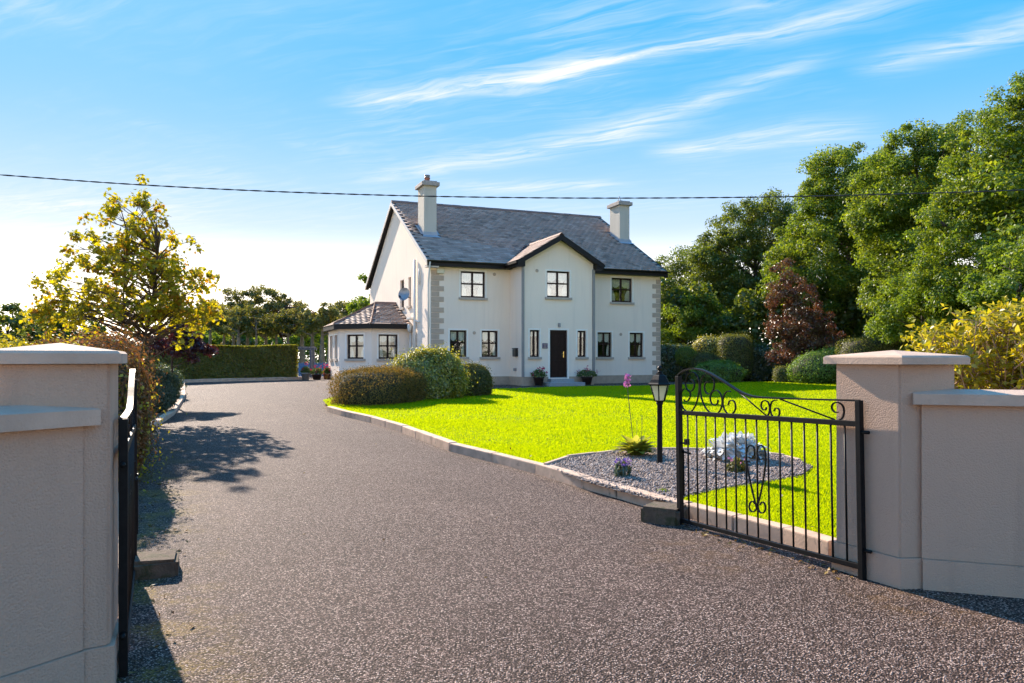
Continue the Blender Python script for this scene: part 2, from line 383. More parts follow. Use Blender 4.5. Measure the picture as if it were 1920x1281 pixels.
M['ash'] = leafm('ash_leaf', [(.08,.135,.012),(.135,.205,.016),(.19,.26,.02),(.10,.16,.014),(.27,.31,.03)], gloss=.03, rough=.45)
M['oak'] = leafm('oak_leaf', [(.06,.09,.010),(.10,.14,.014),(.14,.175,.016),(.07,.105,.012),(.18,.20,.02)], .48, gloss=.04)
M['olive'] = leafm('olive_leaf', [(.13,.135,.035),(.17,.175,.05),(.22,.205,.06),(.15,.14,.05)], .5)
M['bright'] = leafm('bright_leaf', [(.10,.16,.016),(.14,.21,.02),(.20,.25,.03)])
M['copper'] = leafm('copper_leaf', [(.10,.045,.022),(.15,.065,.03),(.11,.055,.024),(.19,.095,.045),(.16,.14,.03)], .35, .35, .05, (1.3,.8,.7))
M['redmaple'] = leafm('red_maple_leaf', [(.035,.010,.014),(.06,.016,.018),(.10,.025,.02),(.05,.014,.018)], .3, .4, .05, (1.4,.6,.5))
M['maple'] = leafm('yellow_maple_leaf', [(.40,.36,.014),(.22,.23,.018),(.47,.40,.018),(.15,.17,.018),(.36,.32,.014),(.40,.18,.02),(.20,.22,.02)], .58, .5, .02, (1.5,1.35,.4))
M['golden'] = leafm('golden_leaf', [(.42,.35,.02),(.28,.28,.02),(.52,.43,.03),(.20,.22,.02),(.56,.49,.09)], .52, .4, .03, (1.3,1.15,.4))
M['beechhedge'] = leafm('clipped_beech_leaf', [(.11,.13,.012),(.16,.175,.014),(.20,.20,.016),(.22,.165,.02),(.13,.15,.012)], .5)
M['beech'] = leafm('beech_hedge_leaf', [(.06,.075,.012),(.09,.105,.014),(.12,.12,.016),(.15,.11,.02),(.08,.09,.012)], .45)
M['brownhedge'] = leafm('bronze_hedge_leaf', [(.20,.09,.035),(.27,.125,.05),(.14,.085,.025),(.33,.165,.07),(.18,.13,.03),(.10,.065,.02)], .35, .5, .02, (1.3,1,.6))
M['olivebrown'] = leafm('clipped_hedge_leaf', [(.17,.115,.03),(.24,.15,.045),(.13,.11,.022),(.28,.19,.055),(.11,.10,.02)], .4, .5, .015, (1.3,1.1,.5))
M['privet'] = leafm('privet_leaf', [(.08,.105,.014),(.12,.14,.02),(.16,.165,.035),(.09,.115,.014),(.28,.24,.09)], .45, .4, .03)
M['variegated'] = leafm('variegated_leaf', [(.10,.125,.014),(.25,.24,.025),(.46,.40,.035),(.14,.165,.018),(.58,.50,.06)], .45, .4, .06)
M['laurel'] = leafm('laurel_leaf', [(.04,.06,.010),(.07,.095,.014),(.09,.12,.02),(.17,.18,.07)], .35, .3, .07)
M['juniper'] = leafm('juniper_leaf', [(.09,.17,.02),(.13,.23,.025),(.19,.29,.03),(.10,.18,.02)], .45, .5, .04)
M['conifer'] = leafm('blue_conifer_leaf', [(.05,.075,.03),(.08,.105,.05),(.11,.135,.065),(.06,.085,.035)], .3, .5, .05)
M['lime'] = leafm('lime_leaf', [(.10,.15,.015),(.15,.20,.02),(.19,.24,.03)], .45)
M['litter'] = leafm('fallen_leaf', [(.17,.08,.02),(.24,.14,.03),(.12,.06,.025),(.30,.2,.04)], .2)
M['hosta'] = leafm('hosta_leaf', [(.22,.26,.02),(.34,.34,.04),(.16,.20,.02),(.46,.43,.12),(.14,.18,.02)], .5, .4, .03)
M['silver'] = leafm('silver_leaf', [(.66,.66,.64),(.78,.77,.75),(.58,.58,.56)], .2, .6, .03, (1,1,.95))
M['pink'] = leafm('pink_petal', [(.55,.18,.40),(.65,.3,.5),(.48,.14,.36)], .4, .5, .02, (1,.8,1))
M['purple'] = leafm('purple_petal', [(.20,.10,.38),(.28,.16,.45)], .3, .5, .02, (1,.8,1))
M['redpet'] = leafm('red_petal', [(.45,.02,.04),(.55,.05,.10),(.50,.06,.16)], .3, .5, .02, (1.1,.6,.6))
M['potdark'] = plain('dark_planter', (.035,.024,.02), .6, var=.2)
M['potgrey'] = plain('grey_planter', (.22,.21,.2), .8, var=.2)
M['blue'] = plain('faded_blue_paint', (.045,.14,.30), .7, var=.2, nscale=10)
M['bluegrey'] = plain('blue_grey_paint', (.06,.075,.10), .6, var=.15)
M['lampglass'] = None
mm, t_, o_ = new_mat('frosted_pane')
p_ = t_.new('ShaderNodeBsdfPrincipled', i_Roughness=.25); p_.inputs['Base Color'].default_value = (.72,.75,.68,1); p_.inputs['Transmission Weight'].default_value = .55
tl_ = t_.new('ShaderNodeBsdfTranslucent', i_Color=(.9,.92,.84,1)); mx_ = t_.new('ShaderNodeMixShader', i_0=.55, i_1=p_.outputs[0], i_2=tl_.outputs[0])
t_.l.new(mx_.outputs[0], o_.inputs[0]); M['lampglass'] = mm
M['cable'] = plain('black_cable', (.02,.018,.018), .5)

# ------------------------------------------------------------------ the setting
def sheet(name, poly, off, mat, step=1.0, kind='structure'):
    """a sheet over the sloping ground inside a polygon"""
    xs = [p[0] for p in poly]; ys = [p[1] for p in poly]
    n = len(poly)
    pts = [Vector((p[0], p[1])) for p in poly]
    def inside(x, y):
        c = False
        for i in range(n):
            x1, y1 = poly[i][:2]; x2, y2 = poly[i-1][:2]
            if (y1 > y) != (y2 > y) and x < (x2-x1)*(y-y1)/(y2-y1)+x1: c = not c
        return c
    x = min(xs)+step*.37
    while x < max(xs):
        y = min(ys)+step*.41
        while y < max(ys):
            if inside(x, y): pts.append(Vector((x, y)))
            y += step
        x += step
    V, _, F, *_ = delaunay_2d_cdt(pts, [(i, (i+1) % n) for i in range(n)], [], 1, 1e-4)
    me = bpy.data.meshes.new(name); me.from_pydata([(v.x, v.y, g(v.x, v.y)+off) for v in V], [], F)
    bm = bmesh.new(); bm.from_mesh(me); bmesh.ops.recalc_face_normals(bm, faces=bm.faces[:])
    if sum(f.normal.z for f in bm.faces) < 0: bmesh.ops.reverse_faces(bm, faces=bm.faces[:])
    bm.to_mesh(me); bm.free()
    o = mesh_obj(name, me, mat); tag(o, kind=kind); o['inside'] = 1; del o['inside']
    return o, inside
# far ground to the horizon
xs = [-900,-300,-120,-60]+list(range(-45,46,3))+[60,120,300,900]; ys = [-300,-100,-40]+list(range(-20,66,2))+[80,120,200,400,1200]
V = np.array([(x, y, g(x, y)-.09) for y in ys for x in xs]); nx = len(xs)
F = np.array([(j*nx+i, j*nx+i+1, (j+1)*nx+i+1, (j+1)*nx+i) for j in range(len(ys)-1) for i in range(nx-1)])
tag(mesh_obj('ground', np_mesh('ground', V, F, None, M['field'])), kind='structure')
drv, _ = sheet('driveway', [(-34,-14),(34,-14),(34,4.5),(22,6),(22,48),(-26,48),(-34,30)], 0, M['drive'], 2.0)

KL = [(-2.35,4.4),(-3.55,7.0),(-5.3,10.85),(-6.8,14.2),(-8.1,18.4),(-10.2,24),(-12.6,29.6),(-13.9,32.5)]      # left kerb line
hb0, hb1 = at(330, 718), at(569, 712)
KH = [(-13.9,32.5),(hb0.x,hb0.y),(hb1.x,hb1.y)]                                                     # kerb under the far hedge
sheet('planting_bed', KL+KH[1:]+[(hb1.x-.4, hb1.y+1.6),(-16,47),(-33,47),(-33,3),(-4.2,3.0)], .07, M['soil'], 1.5)
LK = [at(*p) for p in [(1568,1046),(1480,1018),(1385,993),(1291,968),(1250,959),(1165,934),(1100,915),(1013,888),(930,866),(850,846),(760,811),(700,793),(645,780),(618,772)]]
LK = [(2.50,5.72)]+[(p.x, p.y) for p in LK[0:]]
far = [at(*p) for p in [(612,757),(640,745),(760,741),(920,735),(1080,730),(1240,728),(1400,722)]]
LAWN = LK[1:]+[(far[0].x-.1, far[0].y)]+[(p.x, p.y) for p in far[1:]]+[(15,34.5),(21,34.5),(21,5.2),(3.4,5.25),(2.75,5.55)]
lawn, in_lawn = sheet('lawn', LAWN, .10, M['turf'], 1.0)
BED = [at(*p, .1) for p in [(1022,877),(1100,906),(1165,924),(1225,940),(1262,946),(1290,932),(1335,922),(1440,906),(1505,893),(1524,878),(1500,866),(1470,858),(1400,850),(1290,846),(1230,846),(1160,848),(1065,861)]]
BED = [(p.x, p.y) for p in BED]
bed, in_bed = sheet('gravel_bed', BED, .112, M['bed'], .4)
strip, in_strip = sheet('grass_verge', [(12.2,37.5),(20.5,36.2),(20.5,46),(8.8,46),(7.6,37.2),(9.5,38.2)], .08, M['turf'], 1.5)

# kerb stones, each one a piece
KROOT = empty('kerb', (0,0,0)); tag(KROOT, kind='structure')
kme = MB().box(-.5,.5,-.07,.07,-.1,.135,.014).me('kerb_stone', M['kerb'])
def kerb_run(line, L, z=0.0, w=1.0):
    line = [Vector((p[0], p[1])) for p in line]
    seg = [(line[i], line[i+1]) for i in range(len(line)-1)]
    d = 0; pts = [line[0]]
    for a, b in seg:
        n = max(1, round((b-a).length/L))
        pts += [a+(b-a)*(k+1)/n for k in range(n)]
    for a, b in zip(pts, pts[1:]):
        o = mesh_obj('kerb_stone', kme, None, KROOT)
        l = (b-a).length; c = (a+b)/2; za, zb = g(*a), g(*b)
        o.location = (c.x, c.y, (za+zb)/2+z+random.uniform(-.008,.006)); o.scale = ((l-.012), w, 1)
        o.rotation_euler = (random.uniform(-.02,.02), -math.atan2(zb-za, l), math.atan2(b.y-a.y, b.x-a.x)+random.uniform(-.008,.008))
kerb_run(LK[1:], .92); kerb_run(KL, .95, -.035); kerb_run(KH, 1.0)
# thin edging round the gravel bed
EDG = empty('bed_edging', (0,0,0)); tag(EDG, kind='structure')
eme = MB().box(-.5,.5,-.025,.025,-.05,.05,.008).me('edging_stone', M['kerb'])
eb = [BED[0]]+BED[:9:-1]
for a, b in zip(eb, eb[1:]):
    a, b = Vector(a), Vector(b); n = max(1, round((b-a).length/.55))
    for k in range(n):
        p, q = a+(b-a)*k/n, a+(b-a)*(k+1)/n; c = (p+q)/2
        o = mesh_obj('edging_stone', eme, None, EDG, (c.x, c.y, g(*c)+.098+random.uniform(-.01,.01))); o.scale = ((q-p).length-.01, 1, 1)
        o.rotation_euler = (0, 0, math.atan2((q-p).y, (q-p).x)+random.uniform(-.03,.03))

# ------------------------------------------------------------------ the house
HANG = math.atan2(.37, .929)
HO = Vector((-3.40, 32.0, .38))
house = empty('house', HO, HANG, 'cream rendered two storey house with grey slate roof, two chimneys and projecting gabled porch bay', 'house')
HM = Matrix.Translation(HO) @ Matrix.Rotation(HANG, 4, 'Z')
Wd, Dp, WT = 11.1, 12.4, 4.95
SL = 3.6/6.55                       # roof slope
def roof_z(t): return 5.16+SL*(t+.35)
def wall_grid(mb, a0, a1, z0, z1, holes, put, depth, inward):
    """rectangle a0..a1 x z0..z1 with rectangular holes and their reveals; put(a,z,d) gives the point"""
    A = sorted({a0, a1}|{h[0] for h in holes}|{h[1] for h in holes}); Z = sorted({z0, z1}|{h[2] for h in holes}|{h[3] for h in holes})
    for i in range(len(A)-1):
        for j in range(len(Z)-1):
            ca, cz = (A[i]+A[i+1])/2, (Z[j]+Z[j+1])/2
            if any(h[0] < ca < h[1] and h[2] < cz < h[3] for h in holes): continue
            mb.add([put(A[i],Z[j],0),put(A[i+1],Z[j],0),put(A[i+1],Z[j+1],0),put(A[i],Z[j+1],0)], [(0,1,2,3)])
    for h in holes:
        q = [(h[0],h[2]),(h[1],h[2]),(h[1],h[3]),(h[0],h[3])]
        for k in range(4):
            (a,z),(b,y) = q[k], q[(k+1)%4]
            mb.add([put(a,z,0),put(b,y,0),put(b,y,depth),put(a,z,depth)], [(0,1,2,3)])

def window(a0, a1, z0, z1, put, cols, split, curtain, glass, parent=house, room='room', surround=True, sillw=.09, name='window'):
    """put(a,z,d): a along the wall, z up, d into the wall.  One part with frame, panes, sill, surround and curtains below it"""
    def bx(mb, a, b, z, y, d, e):
        vs = [put(a,z,d),put(b,z,d),put(b,z,e),put(a,z,e),put(a,y,d),put(b,y,d),put(b,y,e),put(a,y,e)]
        mb.add(vs, [(0,3,2,1),(4,5,6,7),(0,1,5,4),(1,2,6,5),(2,3,7,6),(3,0,4,7)])
    win = MB(); fw = .065
    bx(win, a0,a0+fw,z0,z1,.09,.16); bx(win, a1-fw,a1,z0,z1,.09,.16); bx(win, a0+fw,a1-fw,z0,z0+fw,.09,.16); bx(win, a0+fw,a1-fw,z1-fw,z1,.09,.16)
    wo = win.build(name, M['frame'], parent)
    bars = MB(); n = cols
    A = [a0+fw+(a1-a0-2*fw)*k/n for k in range(n+1)]
    zs = z0+(z1-z0)*split if split else None
    for k in range(1, n): bx(bars, A[k]-.04,A[k]+.04,z0+fw,z1-fw,.085,.155)
    if zs:
        for k in range(n):
            bx(bars, A[k]+(.04 if k else 0),A[k+1]-(.04 if k < n-1 else 0),zs-.03,zs+.03,.092,.15)
    if bars.v: bars.build('glazing_bar', M['frame'], wo)
    rows = [(z0+fw, zs-.03),(zs+.03, z1-fw)] if zs else [(z0+fw, z1-fw)]
    for k in range(n):
        for (zl, zh) in rows:
            p = MB(); x0, x1 = A[k]+(.04 if k else 0), A[k+1]-(.04 if k < n-1 else 0)
            bx(p, x0+.002, x1-.002, zl+.002, zh-.002, .118, .126); p.build('pane', M[glass], wo)
    s = MB(); bx(s, a0-.09,a1+.09,z0-.105,z0-.003,-.075,.085); s.build('sill', M['sill'], wo)
    if surround:
        s = MB(); e = .07
        bx(s, a0-e,a0,z0,z1+e,-.014,.02); bx(s, a1,a1+e,z0,z1+e,-.014,.02); bx(s, a0,a1,z1,z1+e,-.014,.02)
        s.build('surround', M['house_trim'], wo)
    r = MB()
    for q in ([(a0,z0,.17),(a0,z0,1.3),(a0,z1,1.3),(a0,z1,.17)],[(a1,z0,.17),(a1,z0,1.3),(a1,z1,1.3),(a1,z1,.17)],[(a0,z0,1.3),(a1,z0,1.3),(a1,z1,1.3),(a0,z1,1.3)],
              [(a0,z0,.17),(a1,z0,.17),(a1,z0,1.3),(a0,z0,1.3)],[(a0,z1,.17),(a1,z1,.17),(a1,z1,1.3),(a0,z1,1.3)]):
        r.add([put(*v) for v in q], [(0,1,2,3)])
    r.build('interior', M[room], wo, fix=False)
    if curtain:
        wdt = a1-a0; hgt = z1-z0
        # scalloped valance, pleated
        c = MB(); N = 36; drop = {'valance':.40,'net':.40,'slim':.24,'lace':.32}[curtain]
        top = []; bot = []
        for k in range(N+1):
            u = k/N; a = a0+.03+(wdt-.06)*u; d = .152+.010*math.sin(u*60)
            sc = abs(math.sin(u*math.pi*(2 if curtain != 'slim' else 2)))
            zb = z1-hgt*drop*(.62+.38*sc)
            top.append(put(a, z1-.02, d)); bot.append(put(a, zb, d))
        c.add(top+bot, [(k,k+1,N+2+k,N+1+k) for k in range(N)], True); c.build('valance', M['net'], wo, fix=False)
        if curtain in ('valance','net','lace'):
            for side in ((1,) if curtain == 'valance' else (0, 1)):
                c = MB(); N = 10; H = 10; vs = []
                for j in range(H+1):
                    v = j/H; wv = wdt*(.2 if curtain == 'valance' else .24)*(1-.55*math.sin(min(1, v*1.25)*math.pi)**2*(1 if v < .85 else .4))
                    for k in range(N+1):
                        u = k/N; aa = (a1-.03-wv*u) if side else (a0+.03+wv*u)
                        vs.append(put(aa, z1-.05-(hgt-.12)*v, (.19+.012*math.sin(u*18))))
                c.add(vs, [(j*(N+1)+k, j*(N+1)+k+1, (j+1)*(N+1)+k+1, (j+1)*(N+1)+k) for j in range(H) for k in range(N)], True)
                c.build('curtain', M['net'], wo, fix=False)
    return wo
PF = lambda off: (lambda a, z, d: (a, off+d, z))          # front planes (outside is -y)
PG = lambda a, z, d: (d, a, z)                            # left gable wall (outside is -x), a runs to the back
BAY0, BAY1, BP = 3.56, 6.83, -1.45
front_w = [(.86,1.60,1.19,2.31),(2.27,3.01,1.19,2.31),(7.81,8.53,1.19,2.31),(9.47,10.19,1.19,2.31),(1.34,2.43,3.70,4.80),(8.53,9.60,3.70,4.80)]
bay_w = [(4.65,5.71,3.70,4.80),(3.88,4.31,1.19,2.31),(6.08,6.49,1.19,2.31),(4.79,5.60,.30,2.32)]
gab_w = [(4.45,5.20,3.52,4.82),(3.15,3.60,3.52,4.82)]
mb = MB()
wall_grid(mb, 0, BAY0, 0, WT+.02, [h for h in front_w if h[1] < BAY0], PF(0), .12, 1)
wall_grid(mb, BAY1, Wd, 0, WT+.02, [h for h in front_w if h[0] > BAY1], PF(0), .12, 1)
wall_grid(mb, 0, Dp, 0, WT+.02, gab_w, PG, .12, 1)
mb.add([(0,0,WT+.02),(0,Dp,WT+.02),(0,Dp/2,roof_z(6.2)-.12)], [(0,1,2)]); mb.add([(Wd,0,WT+.02),(Wd,Dp,WT+.02),(Wd,Dp/2,roof_z(6.2)-.12)], [(0,1,2)])
mb.add([(Wd,0,-.6),(Wd,Dp,-.6),(Wd,Dp,WT+.02),(Wd,0,WT+.02)], [(0,1,2,3)]); mb.add([(0,Dp,-.6),(Wd,Dp,-.6),(Wd,Dp,WT+.02),(0,Dp,WT+.02)], [(0,1,2,3)])
mb.add([(0,0,-.6),(0,Dp,-.6),(0,Dp,0),(0,0,0)], [(0,1,2,3)]); mb.add([(0,0,-.6),(Wd,0,-.6),(Wd,0,0),(0,0,0)], [(0,1,2,3)])
mb.build('wall', M['house'], house, fix=False)
mb = MB()
wall_grid(mb, BAY0, BAY1, -.3, WT+.02, bay_w, PF(BP), .12, 1)
for x in (BAY0, BAY1): mb.add([(x,BP,-.3),(x,.4,-.3),(x,.4,WT+.02),(x,BP,WT+.02)], [(0,1,2,3)])
BM = (BAY0+BAY1)/2; GZ = 6.31; GS = (GZ-5.16)/((BAY1-BAY0)/2+.32)
mb.add([(BAY0,BP,WT+.02),(BAY1,BP,WT+.02),(BAY1,BP,5.16+GS*.32-.1),(BM,BP,GZ-.1),(BAY0,BP,5.16+GS*.32-.1)], [(0,1,2,3,4)])
mb.build('bay_wall', M['house'], house, fix=False)
for h, sp in zip(front_w, (.53,)*6):
    up = h[2] > 3
    window(*h, PF(0), 2, .53, 'net' if up else 'valance', 'glass_up' if up else 'glass')
window(*bay_w[0], PF(BP), 2, .53, 'net', 'glass_up'); window(*bay_w[1], PF(BP), 2, 0, 'slim', 'glass'); window(*bay_w[2], PF(BP), 2, 0, 'slim', 'glass')
for h in gab_w: window(*h, PG, 1, .5, None, 'glass', surround=False)
# raised plain bands round the gable windows stay with the wall; door
a0, a1, z0, z1 = bay_w[3]
m = MB().box(a0,a0+.07,BP+.06,BP+.15,z0,z1).box(a1-.07,a1,BP+.06,BP+.15,z0,z1).box(a0+.07,a1-.07,BP+.06,BP+.15,z1-.07,z1)
door = m.build('door', M['frame'], house)
lf = MB().box(a0+.072,a1-.072,BP+.09,BP+.13,z0+.03,z1-.073)
for (x0, x1, y0, y1) in ((.13,.36,.12,.75),(.45,.68,.12,.75),(.13,.36,.9,1.8),(.45,.68,.9,1.8)):
    lf.box(a0+x0,a0+x1,BP+.078,BP+.091,z0+y0,z0+y1,.005)
lf.build('door_leaf', M['door'], door)
MB().box(a0,a1,BP+.02,BP+.14,z0-.02,z0+.028).build('threshold', M['lead'], door)
MB().box(a1-.16,a1-.115,BP+.07,BP+.09,z0+.86,z0+1.12,.004).tube([(a1-.137,BP+.04,z0+1.02),(a1-.137,BP+.075,z0+1.02)],.012).tube([(a1-.137,BP+.045,z0+1.02),(a1-.26,BP+.045,z0+1.015)],.011).build('handle', M['brass'], door)
MB().box(a0-.075,a0,BP-.016,BP+.03,.0,z1+.075).box(a1,a1+.075,BP-.016,BP+.03,.0,z1+.075).box(a0,a1,BP-.016,BP+.03,z1,z1+.075).build('surround', M['house_trim'], door)
r = MB()
r.add([(a0,BP+.16,z0),(a1,BP+.16,z0),(a1,BP+.16,z1),(a0,BP+.16,z1)], [(0,1,2,3)]); r.build('lining', M['room'], door, fix=False)
# plinth band
pl = MB().box(-.03,BAY0-.03,-.03,.02,-.6,.36).box(BAY1+.03,Wd+.03,-.03,.02,-.6,.36).box(-.03,.02,.02,Dp,-.6,.36).box(Wd-.02,Wd+.03,.02,Dp,-.6,.36)
pl.box(BAY0-.03,a0-.08,BP-.03,BP+.02,-.4,.36).box(a1+.08,BAY1+.03,BP-.03,BP+.02,-.4,.36).box(BAY0-.03,BAY0+.02,BP+.02,-.032,-.4,.36).box(BAY1-.02,BAY1+.03,BP+.02,-.032,-.4,.36)
pl.build('plinth', M['plinth'], house)
MB().box(4.66,5.72,BP-.42,BP-.03,-.1,.27,.01).box(4.4,6.02,BP-.85,BP-.03,-.1,.135,.01).build('door_step', M['step'], house)
# quoins
for side in (0, 1):
    z = .375 if side == 0 else .375; k = 0
    while z < (4.74 if side == 0 else 4.78):
        lng = (k % 2 == 0); L = .60 if lng else .40
        x0, x1 = (.045, L) if side == 0 else (Wd-(.42 if lng else .22), Wd+.022)
        if side == 1: x1 = Wd+.022
        b = MB().box(x0,x1,-.022,.03,z,z+.205,.006); o = b.build('quoin', M['quoin'], house); z += .222; k += 1
MB().box(-.022,.04,-.024,.03,.37,4.95).build('corner_strip', M['house_trim'], house)
# ---- roof
slates_all = []     # (distance, parent, local matrix)
SW, SE, ST = .30, .215, .012
slate_me = MB().box(-SW/2+.004,SW/2-.004,-.02,.30,0,ST).me('slate', M['slate'])
def lay_slates(parent, origin, U, Vd, poly, cut=None):
    """rows of slates on a plane: origin point at the eave, U along the eave, Vd up the slope (local to the house); poly in (u,v)"""
    O, U, Vd = Vector(origin), Vector(U).normalized(), Vector(Vd).normalized(); Nn = U.cross(Vd)
    us = [p[0] for p in poly]; vs = [p[1] for p in poly]; n = len(poly)
    def inside(x, y):
        c = False
        for i in range(n):
            x1, y1 = poly[i]; x2, y2 = poly[i-1]
            if (y1 > y) != (y2 > y) and x < (x2-x1)*(y-y1)/(y2-y1)+x1: c = not c
        return c
    v = min(vs); row = 0
    tilt = math.atan2(ST, SE)
    while v < max(vs)-.03:
        u = min(us)+(row % 2)*SW*.5-SW*.5
        while u < max(us)+SW:
            if inside(u, v+.12) and inside(u-SW*.35, v+.06) and inside(u+SW*.35, v+.06):
                p = O+U*u+Vd*v
                if not (cut and cut(p)):
                    R3 = Matrix((U, Vd, Nn)).transposed().to_4x4()
                    Mx = Matrix.Translation(p+Nn*(.006+random.uniform(0,.005))) @ R3 @ Matrix.Rotation(-tilt*1.15+random.uniform(-.008,.012), 4, 'X') @ Matrix.Rotation(random.uniform(-.012,.012), 4, 'Z') @ Matrix.Translation((random.uniform(-.004,.004), random.uniform(-.006,.004), 0))
                    slates_all.append(((HM @ p - Vector((0,0,EYE))).length, parent, Mx))
            u += SW
        v += SE; row += 1
OV = .20            # verge overhang
ez = 5.16; rz = roof_z(6.2)
deck = MB()
def slab(mb, q, th=.09):
    q = [Vector(p) for p in q]; n = (q[1]-q[0]).cross(q[2]-q[0]).normalized()
    if n.z < 0: n = -n
    m_ = len(q); mb.add(q+[p-n*th for p in q], [tuple(range(m_)), tuple(range(m_,2*m_))[::-1]]+[(i,(i+1)%m_,m_+(i+1)%m_,m_+i) for i in range(m_)])
slab(deck, [(-OV,-.35,ez),(BM-1.98,-.35,ez),(BM,1.75,roof_z(1.75)),(BM+1.98,-.35,ez),(Wd+OV,-.35,ez),(Wd+OV,6.2,rz),(-OV,6.2,rz)])
slab(deck, [(-OV,Dp+.35,ez),(-OV,6.2,rz),(Wd+OV,6.2,rz),(Wd+OV,Dp+.35,ez)])
roof = deck.build('roof', M['roof_deck'], house)
CH = [(.375,.95,2.29,3.32),(10.64,11.19,2.95,3.97)]
slope_len = math.hypot(6.55, 3.6)
def cut_main(p):
    for c in CH:
        if c[0]-.16 < p.x < c[1]+.16 and c[2]-.38 < p.y < c[3]+.02: return True
    # gablet valley
    dz = 5.16+GS*((BAY1-BAY0)/2+.32-abs(p.x-BM))
    return abs(p.x-BM) < 2.1 and p.z+.03 < dz and p.y < 1.8
lay_slates(roof, (-OV,-.37,ez-.005), (1,0,0), (0,6.55,3.6), [(0,0),(Wd+2*OV,0),(Wd+2*OV,slope_len),(0,slope_len)], cut_main)
def ridge_tiles(parent, a, b, w=.15, L=.45):
    a, b = Vector(a), Vector(b); n = max(1, round((b-a).length/L)); d = (b-a)/n
    me = None
    for k in range(n):
        p = a+d*k; l = d.length-.012
        if me is None:
            sec = [(-w,-.075),(-w*.45,-.01),(0,.035),(w*.45,-.01),(w,-.075)]
            m2 = MB(); vs = [(0,y,z) for y,z in sec]+[(l,y,z) for y,z in sec]+[(0,y,z-.02) for y,z in sec]+[(l,y,z-.02) for y,z in sec]
            fs = [(i,i+1,6+i,5+i) for i in range(4)]+[(10+i,15+i,16+i,11+i) for i in range(4)]+[(i,10+i,11+i,i+1) for i in range(4)]+[(5+i,6+i,16+i,15+i) for i in range(4)]+[(0,5,15,10),(4,14,19,9)]
            m2.add(vs, fs); me = m2.me('ridge_tile', M['ridge'])
        o = mesh_obj('ridge_tile', me, None, parent); o.location = p+Vector((0,0,random.uniform(-.004,.006)))
        o.rotation_mode = 'QUATERNION'; o.rotation_quaternion = d.to_track_quat('X', 'Z')
ridge_tiles(roof, (-OV,6.2,rz+.05), (Wd+OV,6.2,rz+.05))
# verge boards and eaves
vb = MB()
def board(mb, p, q, dx, h):
    p, q = Vector(p), Vector(q); mb.add([p,q,q+Vector((0,0,-h)),p+Vector((0,0,-h)),p+Vector((dx,0,0)),q+Vector((dx,0,0)),q+Vector((dx,0,-h)),p+Vector((dx,0,-h))],
        [(0,1,2,3),(7,6,5,4),(0,4,5,1),(1,5,6,2),(2,6,7,3),(3,7,4,0)])
for y0 in (-.36, Dp+.36):
    board(vb, (-OV-.03,y0,ez+.015), (-OV-.03,6.2,rz+.015), .028, .2)
vb.build('barge_board', M['barge'], house)
for x_, h_ in ((-OV,.05),(Wd+.005,.2)):
    sb = MB()
    for y0 in (-.36, Dp+.36): board(sb, (x_,y0,ez-.11), (x_,6.2,rz-.11), OV-.005, h_)
    sb.build('verge_soffit', M['fascia'], house)
MB().box(-OV,BM-1.93,-.35,-.32,WT-.02,ez-.03).box(-OV+.003,BAY0,-.32,-.003,WT-.01,WT+.02).build('fascia', M['fascia'], house)
MB().box(BM+1.93,Wd+OV,-.35,-.32,WT-.02,ez-.03).box(BAY1,Wd+OV-.003,-.32,-.003,WT-.01,WT+.02).build('fascia', M['fascia'], house)
def gutter(x0, x1, y, z):
    m2 = MB(); n = 7; sec = [(.06*math.cos(math.pi+math.pi*k/(n-1)), .06*math.sin(math.pi+math.pi*k/(n-1))) for k in range(n)]
    vs = [(x0,y+a,z+b) for a,b in sec]+[(x1,y+a,z+b) for a,b in sec]
    m2.add(vs, [(k,k+1,n+k+1,n+k) for k in range(n-1)]+[tuple(range(n)), tuple(range(n,2*n))[::-1]], False); return m2
gutter(-OV-.04, BM-1.9, -.415, ez-.02).build('gutter', M['black'], house, fix=False); gutter(BM+1.9, Wd+OV+.04, -.415, ez-.02).build('gutter', M['black'], house, fix=False)
MB().box(-OV-.02,.3,-.33,-.003,WT-.08,WT-.012).box(-.022,-.002,-.33,.12,WT-.08,ez-.2).build('eave_box', M['barge'], house)
